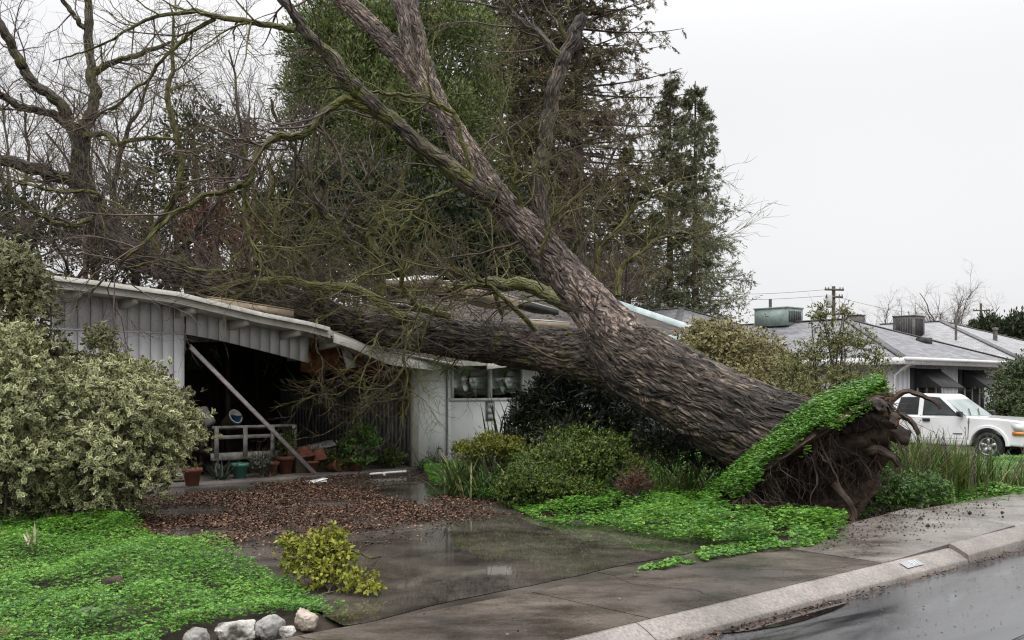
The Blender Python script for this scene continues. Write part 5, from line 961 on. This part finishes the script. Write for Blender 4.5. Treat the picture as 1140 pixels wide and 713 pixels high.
# local axes: x forward (front wheel at 0), y left, z up
m_paint.node_tree.nodes['Principled BSDF'].inputs['Coat Weight'].default_value = .6
body = [(.84, .42), (.86, .60), (.85, .80), (.80, .90), (.66, .955), (.2, 1.0), (-.45, 1.03), (-.50, 1.035), (-2.45, 1.035), (-2.48, 1.03), (-4.25, 1.02), (-4.30, .98), (-4.30, .48), (-4.25, .42)]
under = [(-4.25, .40), (-3.55, .36)] + [(q[0], q[1]) for q in arch(-3.12, .40)] + [(-2.7, .34), (-.55, .32)] + arch(0, .41) + [(.46, .36), (.80, .34)]
slab('body', body[:-1] + under, HW, m_paint, .05, TR, lambda x, z: 1 - .06 * max(0, x - .1) ** 1.2 - .02 * max(0, z - .75))
tg = lambda x, z: .97 - .30 * max(0, z - 1.03)
cab = [(-.52, 1.0), (-1.20, 1.53), (-1.30, 1.57), (-1.9, 1.585), (-2.26, 1.56), (-2.34, 1.5), (-2.47, 1.0)]
slab('cab', cab, HW, m_paint, .04, TR, tg)
def panel(name, pts, mat_, side, off=.008, par=TR, th=.012):      # a panel lying on the cab or body side
    mb = MB(); y = lambda x, z: side * (HW * (tg(x, z) if z > 1.03 else 1 - .02 * max(0, z - .75)) + off)
    A = np.array([[x, y(x, z), z] for x, z in pts]); B = A - np.array([0, side * th, 0]); k = len(pts); mb.add(A, [list(range(k)) if side > 0 else list(range(k))[::-1]])
    mb.add(np.vstack([A, B]), [[i, (i + 1) % k, k + (i + 1) % k, k + i] for i in range(k)]); return mb.build(name, mat_, par, local=True)
for sd in (-1, 1):
    d = panel('door', [(-.50, .50), (-.48, 1.0), (-.52, 1.035), (-1.62, 1.035), (-1.62, .50)], m_paint, sd, .010)
    panel('door_seam', [(-1.635, .48), (-1.635, 1.035), (-1.655, 1.035), (-1.655, .48)], m_black, sd, .006, d); panel('door_seam', [(-.465, .48), (-.44, 1.0), (-.455, 1.0), (-.48, .48)], m_black, sd, .006, d)
    panel('handle', [(-1.40, .90), (-1.40, .97), (-1.58, .97), (-1.58, .90)], m_black, sd, .03, d, .025)
    panel('window_surround', [(-.70, 1.045), (-1.22, 1.485), (-1.60, 1.515), (-1.60, 1.045)], m_black, sd, .004); panel('side_window', [(-.78, 1.065), (-1.24, 1.455), (-1.57, 1.49), (-1.57, 1.065)], m_black if False else M('tinted_glass', (.018, .022, .022), (.04, .05, .05), 3, .05), sd, .010)
    panel('window_surround', [(-1.72, 1.06), (-1.72, 1.50), (-2.20, 1.49), (-2.32, 1.06)], m_black, sd, .004); panel('quarter_window', [(-1.75, 1.09), (-1.75, 1.47), (-2.17, 1.46), (-2.27, 1.09)], M('dark_tinted_glass', (.012, .014, .014), (.03, .034, .034), 3, .06), sd, .010)
    panel('rocker_trim', [(-.52, .36), (-.52, .46), (-2.62, .47), (-2.62, .38)], m_chrome, sd, .012); panel('badge', [(-.60, .60), (-.60, .63), (-.82, .63), (-.82, .60)], m_metal, sd, .016)
    g = MB(); g.add(np.array([[x, sd * (HW + .035), z] for x, z in arch(0, .47)] + [[x, sd * (HW + .035), z] for x, z in arch(0, .415)]), [[i, i + 1, 14 + i + 1, 14 + i] for i in range(13)])
    g.add(np.array([[x, sd * (HW + .035), z] for x, z in arch(0, .47)] + [[x, sd * (HW - .05), z] for x, z in arch(0, .50)]), [[i, i + 1, 14 + i + 1, 14 + i] for i in range(13)]); g.build('wheel_arch', m_paint, TR, True, local=True)
    g = MB(); g.hexa([[-.66, sd * .86, 1.02], [-.56, sd * .86, 1.02], [-.56, sd * 1.02, 1.03], [-.66, sd * 1.02, 1.03], [-.68, sd * .85, 1.15], [-.57, sd * .85, 1.15], [-.58, sd * 1.03, 1.16], [-.68, sd * 1.03, 1.16]]); g.build('wing_mirror', m_black, TR, local=True, bevel=.02)
    g = MB(); g.hexa([[.80, sd * .40, .70], [.862, sd * .40, .70], [.80, sd * .815, .71], [.6, sd * .842, .71], [.74, sd * .40, .86], [.855, sd * .40, .86], [.79, sd * .80, .865], [.52, sd * .835, .875]]); g.build('headlight', m_lamp, TR, local=True)
    g = MB(); g.hexa([[.80, sd * .40, .62], [.870, sd * .40, .62], [.81, sd * .825, .62], [.55, sd * .848, .62], [.80, sd * .40, .695], [.868, sd * .40, .695], [.808, sd * .822, .70], [.55, sd * .846, .70]]); g.build('turn_signal', m_amber, TR, local=True)
g = MB(); q = [[-.555, -.74, 1.03], [-.555, .74, 1.03], [-1.185, .66, 1.50], [-1.185, -.66, 1.50]]; nrm = unit(np.cross(np.array(q[1]) - q[0], np.array(q[3]) - q[0])); nrm = nrm * np.sign(nrm[0]); q = np.array(q) + nrm * .012; g.quad(*q); g.build('windscreen', M('windscreen_glass', (.16, .20, .19), (.30, .35, .33), 1.5, .06), TR, local=True)
g = MB(); g.tube([q[0] + np.array([.0, .25, .03]), q[0] + np.array([-.2, .6, .17])], .012, 6); g.tube([q[0] + np.array([.0, .75, .03]), q[0] + np.array([-.2, 1.15, .17])], .012, 6); g.build('wiper', m_black, TR, local=True)
g = MB(); g.box([.87, 0, .49], (.16, 1.62, .22)); g.build('bumper', m_chrome, TR, local=True, bevel=.05)
g = MB(); g.box([.845, 0, .78], (.05, .78, .16)); g.build('grille', m_black, TR, local=True, bevel=.015)
def wheel(x, y, par):
    sd = 1 if y > 0 else -1; ax = np.array([[1, 0, 0], [0, 0, 1.0], [0, sd, 0]]); w = bpy.data.objects.new('wheel', None); col.objects.link(w); w.parent = par; c = np.array([x, y, .335])
    g = MB(); g.lathe(c, [(.20, -.11), (.30, -.11), (.33, -.08), (.335, 0), (.33, .08), (.30, .105), (.21, .10), (.20, .06)], 40, 0, ax); g.build('tyre', m_rub, w, True, local=True)
    g = MB(); g.lathe(c, [(.215, .095), (.20, .105), (.185, .085), (.18, .02), (.0, .02)], 36, 0, ax); g.lathe(c, [(.055, .02), (.05, .07), (0, .075)], 16, 0, ax)
    for k in range(5):
        a = R(90 + 72 * k); d = np.array([math.cos(a), 0, math.sin(a)]); g.bar(c + d * .03 + np.array([0, sd * .062, 0]), c + d * .195 + np.array([0, sd * .08, 0]), .075, .03, up=(0, 1, 0))
    g.build('rim', m_rim, w, True, local=True)
for x in (0, -3.12):
    for y in (-.74, .74): wheel(x, y, TR)
g = MB(); g.box([-1.7, 0, .40], (4.4, 1.2, .2)); g.build('chassis', m_black, TR, local=True)
# driveway of the neighbour
g = MB(); g.grid(np.array([[W(s, n, .004) for s in np.linspace(23.2, 27.2, 6)] for n in np.linspace(6.1, 20, 10)])); structure(g.build('neighbour_driveway', m_apron))

# ------------------------------------------------------------------ utility poles and wires
m_pole = M('weathered_pole', (.07, .055, .045), (.14, .115, .095), 5, .85)
def pole(label, px, top, Y, arms, tr):
    b = at0(px, Y); o = thing('utility_pole', label, 'utility pole', b, 'utility poles'); zt = P(px, top, Y)[2]; g = MB(); g.tube(np.array([b, b + np.array([0, 0, zt])]), [.17, .12], 10); g.build('pole', m_pole, o)
    for ya, w in arms:
        z = P(px, ya, Y)[2]; c = b + np.array([0, -.16, z]); d = np.array([.98, .2, 0]); g = MB(); g.bar(c - d * w / 2, c + d * w / 2, .1, .13); a_ = g.build('cross_arm', m_pole, o)
        g = MB()
        for t in (-.46, -.3, .3, .46): g.lathe(c + d * w * t + np.array([0, 0, .065]), [(.03, 0), (.05, .05), (.03, .14), (0, .15)], 8)
        g.build('insulator', m_metal, a_)
    if tr: g = MB(); c = b + np.array([-.38, -.2, P(px, tr, Y)[2]]); g.lathe(c, [(0, 0), (.2, 0), (.22, .1), (.22, .85), (.15, .95), (0, .95)], 14); g.build('transformer', M('transformer_grey', (.4, .4, .4), (.5, .5, .5), 4, .5), o, True)
    return o
pole('nearer wooden utility pole with three cross arms and a pale transformer', 928, 319, 70, ((323, 1.45), (331, 1.3), (350, 1.5)), 343)
pole('farther wooden utility pole with one cross arm above the right hand roof', 1092, 338, 105, ((346, 2.0),), None)
g = MB()
for dz in (0, .5): a, b = P(928, 322 + dz * 14, 69.8), P(700, 318 + dz * 10, 75); t = np.linspace(0, 1, 20)[:, None]; q = a * (1 - t) + b * t; q[:, 2] -= .5 * np.sin(np.pi * t[:, 0]); g.tube(q, .012, 4)
a, b = P(928, 330, 69.8), P(1092, 346, 104.8); q = a * (1 - t) + b * t; q[:, 2] -= .8 * np.sin(np.pi * t[:, 0]); g.tube(q, .012, 4); tag(g.build('overhead_wires', m_black), 'thin overhead wires running between the poles', 'wires')

# ------------------------------------------------------------------ trees behind the houses
m_trunk = M('redwood_bark', (.045, .03, .024), (.10, .07, .055), 3, .85, .6, 12, st=(3, 3, .4)); m_redw = LEAF('redwood_needles', [(0, (.045, .047, .028)), (.4, (.105, .112, .056)), (.7, (.17, .145, .08)), (1, (.27, .165, .10))], .6, .15, clump=.7, cscale=.5)
m_redw2 = LEAF('green_redwood_needles', [(0, (.016, .022, .012)), (.5, (.042, .06, .024)), (.9, (.085, .10, .042)), (1, (.13, .10, .05))], .6, .15, clump=.6, cscale=.6)
m_redw3 = LEAF('grey_green_needles', [(0, (.065, .078, .048)), (.5, (.14, .16, .088)), (.85, (.21, .225, .13)), (1, (.27, .205, .13))], .6, .15, clump=.6, cscale=.6)
m_cypr = LEAF('cypress_sprays', [(0, (.032, .05, .015)), (.5, (.10, .138, .04)), (1, (.21, .245, .08))], .55, .15, clump=.8, cscale=.8)
m_dkev = LEAF('dark_evergreen_leaf', [(0, (.008, .013, .006)), (.5, (.022, .034, .013)), (1, (.06, .075, .03))], .5, .12, clump=.7, cscale=.8)
m_rust = LEAF('rusty_leaf', [(0, (.06, .025, .014)), (.5, (.12, .05, .026)), (1, (.10, .08, .035))], .5, .15)
def redwood(label, px, Y, H_, Rr, mat_, z0=1.5, step=.42, per=5, lean=0, pw=.75, group='redwoods behind the house', lf=38):
    b = at0(px, Y); o = thing('redwood_tree', label, 'conifer', b, group); g = MB(); g.tube(np.array([b, b + np.array([lean * .5, 0, H_ * .5]), b + np.array([lean, 0, H_])]), [.30 * H_ / 22, .19 * H_ / 22, .02], 12); g.build('trunk', m_trunk, o, True)
    zs = np.repeat(np.arange(z0, H_ - .3, step), per); n = len(zs); zs = zs + rng.uniform(-.2, .2, n); az = rng.uniform(0, 6.28, n); rel = 1 - zs / H_
    L = np.clip(Rr * np.minimum(rel ** pw, .06 + 1.7 * rel) * rng.uniform(.5, 1.15, n), .25, 99); K = 8; t = np.linspace(0, 1, K)
    sl = rng.uniform(-.22, .04, n); p = np.zeros((n, K, 3)); r = t[None] * L[:, None]
    p[..., 0] = b[0] + lean * zs[:, None] / H_ + np.cos(az)[:, None] * r; p[..., 1] = b[1] + np.sin(az)[:, None] * r; p[..., 2] = zs[:, None] + r * sl[:, None] + .10 * r * t[None] ** 2
    rad = np.clip(.012 * L, .012, .06)[:, None] * np.linspace(1, .2, K)[None]; c1, r1 = grow(p, rad, 13, (.25, .9), (.5, 1.2), 4, .12, -.10, .18, 1, .5, .006); sc = np.clip(L / L.max() * 1.6, .28, 1.25)[np.repeat(np.arange(n), 13)]; c1 = c1[:, :1] + (c1 - c1[:, :1]) * sc[:, None, None]
    g = MB().tubes(p, rad, 4); stuff(g.build('branches', m_trunk, o, uvmap=False))
    m_ = len(c1); idx = np.repeat(np.arange(m_), lf); q = rng.uniform(0, 2.999, len(idx)); i = q.astype(int); f = (q - i)[:, None]; c = c1[idx, i] * (1 - f) + c1[idx, i + 1] * f; tg_ = unit(c1[idx, -1] - c1[idx, 0])
    d = unit(tg_ * .8 + rdir(len(idx)) * .7 + np.array([0, 0, -.28])); g = MB(); g.leaves(c, d, rdir(len(idx)), rng.uniform(.09, .22, len(idx)), rng.uniform(.024, .045, len(idx)), .1); f_ = g.build('foliage', mat_, o); return o
redwood('tall brownish redwood directly right of the upper stem', 572, 44, 30, 6.8, m_redw, 4, .25, 5)
redwood('tallest brownish redwood with branches spreading past the stump limb', 642, 46, 33, 8.0, m_redw, 3, .25, 5)
redwood('redwood filling the gap behind the two tallest', 606, 52, 29, 5.5, m_redw2, 4, .45, 5)
redwood('slender redwood, left of the pair at the right end of the grove', 746, 45, 16.2, 3.9, m_redw3, 1.5, .32, 5, pw=.85, lf=20)
redwood('slender redwood at the right end of the grove beside open sky', 774, 43, 15.0, 3.5, m_redw3, .8, .30, 5, pw=.66, lf=20)
redwood('low brown redwood between the tall grove and the slender pair', 700, 47, 13.5, 3.4, m_redw, 2, .45, 4)
def spray_tree(name, label, cat, px, Y, lobes, n, L, Wd, mat_, per=4, group=None, trunk=True, up=1.0, inner=.5):
    b = at0(px, Y); o = thing(name, label, cat, b, group); lb = np.asarray(lobes, float); p, d = crown_points(lb, n, inner); k = p[:, 2] > .1; p, d = p[k], d[k]; n = len(p)
    p = np.repeat(p, per, 0) + rng.normal(0, L * .5, (n * per, 3)); ax = unit(np.repeat(d, per, 0) * .8 + rdir(n * per) * .8 + np.array([0, 0, up])); g = MB(); ll = L * rng.uniform(.6, 1.4, n * per); g.leaves(p, ax, unit(np.repeat(d, per, 0) + rdir(n * per) * .6), ll, ll * Wd / L, .12); g.build('foliage', mat_, o)
    if trunk:
        g = MB(); top = lb[lb[:, 2].argmax(), :3]; g.tube(spline(np.array([b, (b + top) / 2 + np.array([.3, 0, 0]), top]), 12), np.linspace(.35, .05, 12), 10)
        for l in lb: a = b + np.array([0, 0, max(.5, l[2] * .5)]); g.tube(spline(np.array([a, (a + l[:3]) / 2 + rng.normal(0, .2, 3), l[:3]]), 8), np.linspace(.13, .03, 8), 6)
        g.build('trunk', m_trunk, o, True)
    return o
spray_tree('cypress_tree', 'tall dense green cypress behind the upper stem', 'evergreen', 440, 38, [L_(440, 150, 38, 3.2, 4.0), (*P(400, 80, 38), 2.8, 3.2), (*P(480, 70, 38), 2.9, 3.2), (*P(440, 0, 38), 2.8, 3.4), (*P(360, 130, 38), 1.7, 3.0), (*P(520, 140, 38), 1.5, 2.6), (*P(365, 70, 38.5), 1.2, 2.0), (*P(345, 160, 38), 1.1, 2.2), (*P(505, 60, 38), 1.4, 2.6), (*P(430, 220, 38), 3.2, 2.8), (*P(520, 200, 38), 1.6, 2.2), (*P(440, -70, 38), 2.0, 3.0)] + [np.append(P(440 + q[0] * 112, 110 + q[2] * 165, 37.2 - abs(q[1]) * 2.2), [rng.uniform(.7, 1.3), rng.uniform(.9, 1.8)]) for q in unit(rng.normal(size=(46, 3))) * rng.uniform(.55, 1.0, (46, 1))], 34000, .155, .046, m_cypr, 5, up=.45)
spray_tree('evergreen_tree', 'dark round evergreen behind the middle of the roof', 'evergreen', 350, 33, [L_(340, 255, 33, 1.6, 1.8), (*P(380, 270, 33), 1.8, 1.6), (*P(310, 275, 33), 1.2, 1.4), (*P(420, 250, 34), 1.6, 2.0), (*P(360, 310, 33), 2.4, 1.6), (*P(345, 210, 33.5), .9, 1.2)], 4200, .22, .08, m_dkev, 5, 'evergreens behind the carport house', up=.3)
spray_tree('evergreen_tree', 'dark evergreen between the leaning stem and the cypress base', 'evergreen', 500, 34, [L_(480, 270, 34, 1.8, 1.8), (*P(530, 265, 34), 1.7, 2.0), (*P(560, 300, 34), 1.6, 1.5), (*P(500, 310, 34), 2.2, 1.5), (*P(600, 310, 34), 1.6, 1.3)], 3600, .22, .08, m_dkev, 5, 'evergreens behind the carport house', up=.3)
spray_tree('evergreen_tree', 'sparse dark holly like tree behind the left half of the roof', 'evergreen', 215, 30, [L_(215, 150, 30, 1.1, 1.2), (*P(190, 195, 30), 1.2, 1.3), (*P(245, 200, 30), 1.3, 1.3), (*P(150, 230, 30), 1.0, 1.2), (*P(220, 265, 30), 1.8, 1.3), (*P(280, 250, 30), 1.0, 1.4), (*P(170, 285, 30), 1.6, .9), (*P(262, 165, 30), .8, .9)], 2300, .15, .06, m_dkev, 5, 'evergreens behind the carport house', up=.3, inner=.15)
spray_tree('russet_shrub', 'rusty leaved bush showing above the roof behind the twigs', 'shrub', 240, 27, [L_(235, 240, 27, .8, .8), (*P(260, 270, 27), .9, .7), (*P(215, 255, 27), .6, .6)], 420, .14, .05, m_rust, 4, up=.3, inner=.1)
spray_tree('evergreen_tree', 'low dark hedge like tree behind the gutter at the far left', 'evergreen', 60, 28, [L_(40, 270, 28, 1.6, 1.2), (*P(110, 275, 28), 1.2, 1.0), (*P(-20, 250, 28), 1.4, 1.4), (*P(150, 300, 28), 1.2, .9)], 1500, .16, .06, m_dkev, 5, 'evergreens behind the carport house', up=.3, inner=.1)
def bare_tree(label, px, Y, hpx, cnt, mat_, spread=.5, r0=.16, group='bare winter trees', lv=(9, 7, 5)):
    b = at0(px, Y); o = thing('bare_tree', label, 'tree', b, group); top = P(px, hpx, Y); q = spline(np.array([b, b * .6 + top * .4 + rng.normal(0, .2, 3), b * .45 + top * .55 + rng.normal(0, .2, 3)]), 14); rr = np.linspace(r0, r0 * .55, 14); g = MB(); g.tube(q, rr, 10); g.build('trunk', mat_, o, True)
    Hh = top[2]; c0, r0_ = grow(q[None], rr[None], cnt, (Hh * .35, Hh * .62), (spread * .4, spread * 1.5), 10, .14, .05, .35, 1, .7); g = MB().tubes(c0, r0_, 6)
    c1, r1 = grow(c0, r0_, lv[0], (Hh * .1, Hh * .28), (.35, .95), 7, .17, .05, .15, 1, .55, .008); c2, r2 = grow(c1, r1, lv[1], (Hh * .05, Hh * .14), (.35, .95), 5, .17, .03, .15, 1, .6, .006); c3, r3 = grow(c2, r2, lv[2], (Hh * .025, Hh * .07), (.35, .95), 4, .15, .02, .15, 1, .7, .005)
    g.build('limbs', mat_, o, uvmap=False); g = MB().tubes(c1, r1, 4).tubes(c2, r2, 3).tubes(c3, r3, 3); g.build('twigs', m_twig, o, uvmap=False); return o
bare_tree('leafless tree with fine twigs at the far left edge of the sky', 20, 30, 60, 7, m_limb, .7, lv=(8, 6, 4)); bare_tree('leafless tree behind the left half of the roof against the sky', 150, 31, 90, 6, m_limb, .7, lv=(8, 6, 4))
bare_tree('leafless tree between the dark holly and the cypress', 262, 29, 60, 5, m_limb, .55); bare_tree('small leafless tree behind the gutter at the left', 90, 27, 150, 8, m_limb, .8, .12)
bare_tree('twiggy brown tree below the slender redwoods', 672, 31, 250, 7, m_limb, .5, .12)
bare_tree('wide leafless tree far behind the right hand roofs', 1050, 95, 327, 12, m_limb, .8, .2, lv=(8, 6, 4)); bare_tree('leafless tree far behind the red brick chimney', 985, 90, 335, 9, m_limb, .8, .18, lv=(7, 5, 4)); bare_tree('smaller leafless tree far away between the two poles', 1012, 92, 342, 8, m_limb, .8, .16, lv=(7, 5, 3))
redwood('small far conifer above the right hand roof', 1113, 85, 8.2, 1.6, m_redw2, 1, .5, 5, group='far conifers')
for px, lab in ((1130, 'far round evergreen at the right edge of the skyline'), (1098, 'far low evergreen beside the distant utility pole'), (1160, 'far evergreen cut off by the right edge')):
    spray_tree('evergreen_tree', lab, 'evergreen', px, 80, [L_(px, 372, 80, 1.5, 1.5), (*P(px - 8, 378, 80), 1.2, 1.2), (*P(px + 9, 376, 80), 1.3, 1.3)], 700, .35, .12, m_dkev, 4, 'far evergreens', up=.5)
shrub('hedge_shrub', 'tall dark green hedge at the right edge beside the bungalow', 'hedge', at0(1132, 30), [L_(1130, 440, 30, .8, .9), (*P(1145, 430, 30), .9, 1.0), (*P(1122, 465, 29.5), .6, .8), (*P(1150, 470, 29), 1.0, .9)], 3200, 6, .09, .04, LEAF('hedge_leaf', [(0, (.02, .035, .012)), (.5, (.05, .075, .025)), (1, (.10, .13, .045))], .4, .15), up=.3)
# house number painted on the kerb
fc = bpy.data.curves.new('kerb_number', 'FONT'); fc.body = '511'; fc.size = .09; fc.align_x = 'CENTER'; fc.align_y = 'CENTER'; fc.extrude = .0008
kn = bpy.data.objects.new('kerb_number', fc); col.objects.link(kn); fc.materials.append(m_white); kn.parent = kerb; s_, n_ = sn(G(1014, 625, -.02))
ex = U; ey = unit(NV * .3 + np.array([0, 0, .142])); ezv = np.cross(ex, ey); from mathutils import Matrix
def kz_at(n): return float(np.interp(n, [q[0] for q in prof[2:8]], [q[1] for q in prof[2:8]]))
n_ = 4.662; c = W(s_, n_, kz_at(n_) + .012); kn.matrix_world = Matrix(((ex[0], ey[0], ezv[0], c[0]), (ex[1], ey[1], ezv[1], c[1]), (ex[2], ey[2], ezv[2], c[2]), (0, 0, 0, 1)))
g = MB(); g.add([c + ex * x + ey * y - ezv * .004 for x, y in ((-.22, -.05), (.12, -.05), (.12, .05), (-.22, .05))], [[0, 1, 2, 3]]); g.build('number_patch', M('faded_blue_paint', (.24, .25, .26), (.31, .32, .33), 9, .6), kerb)
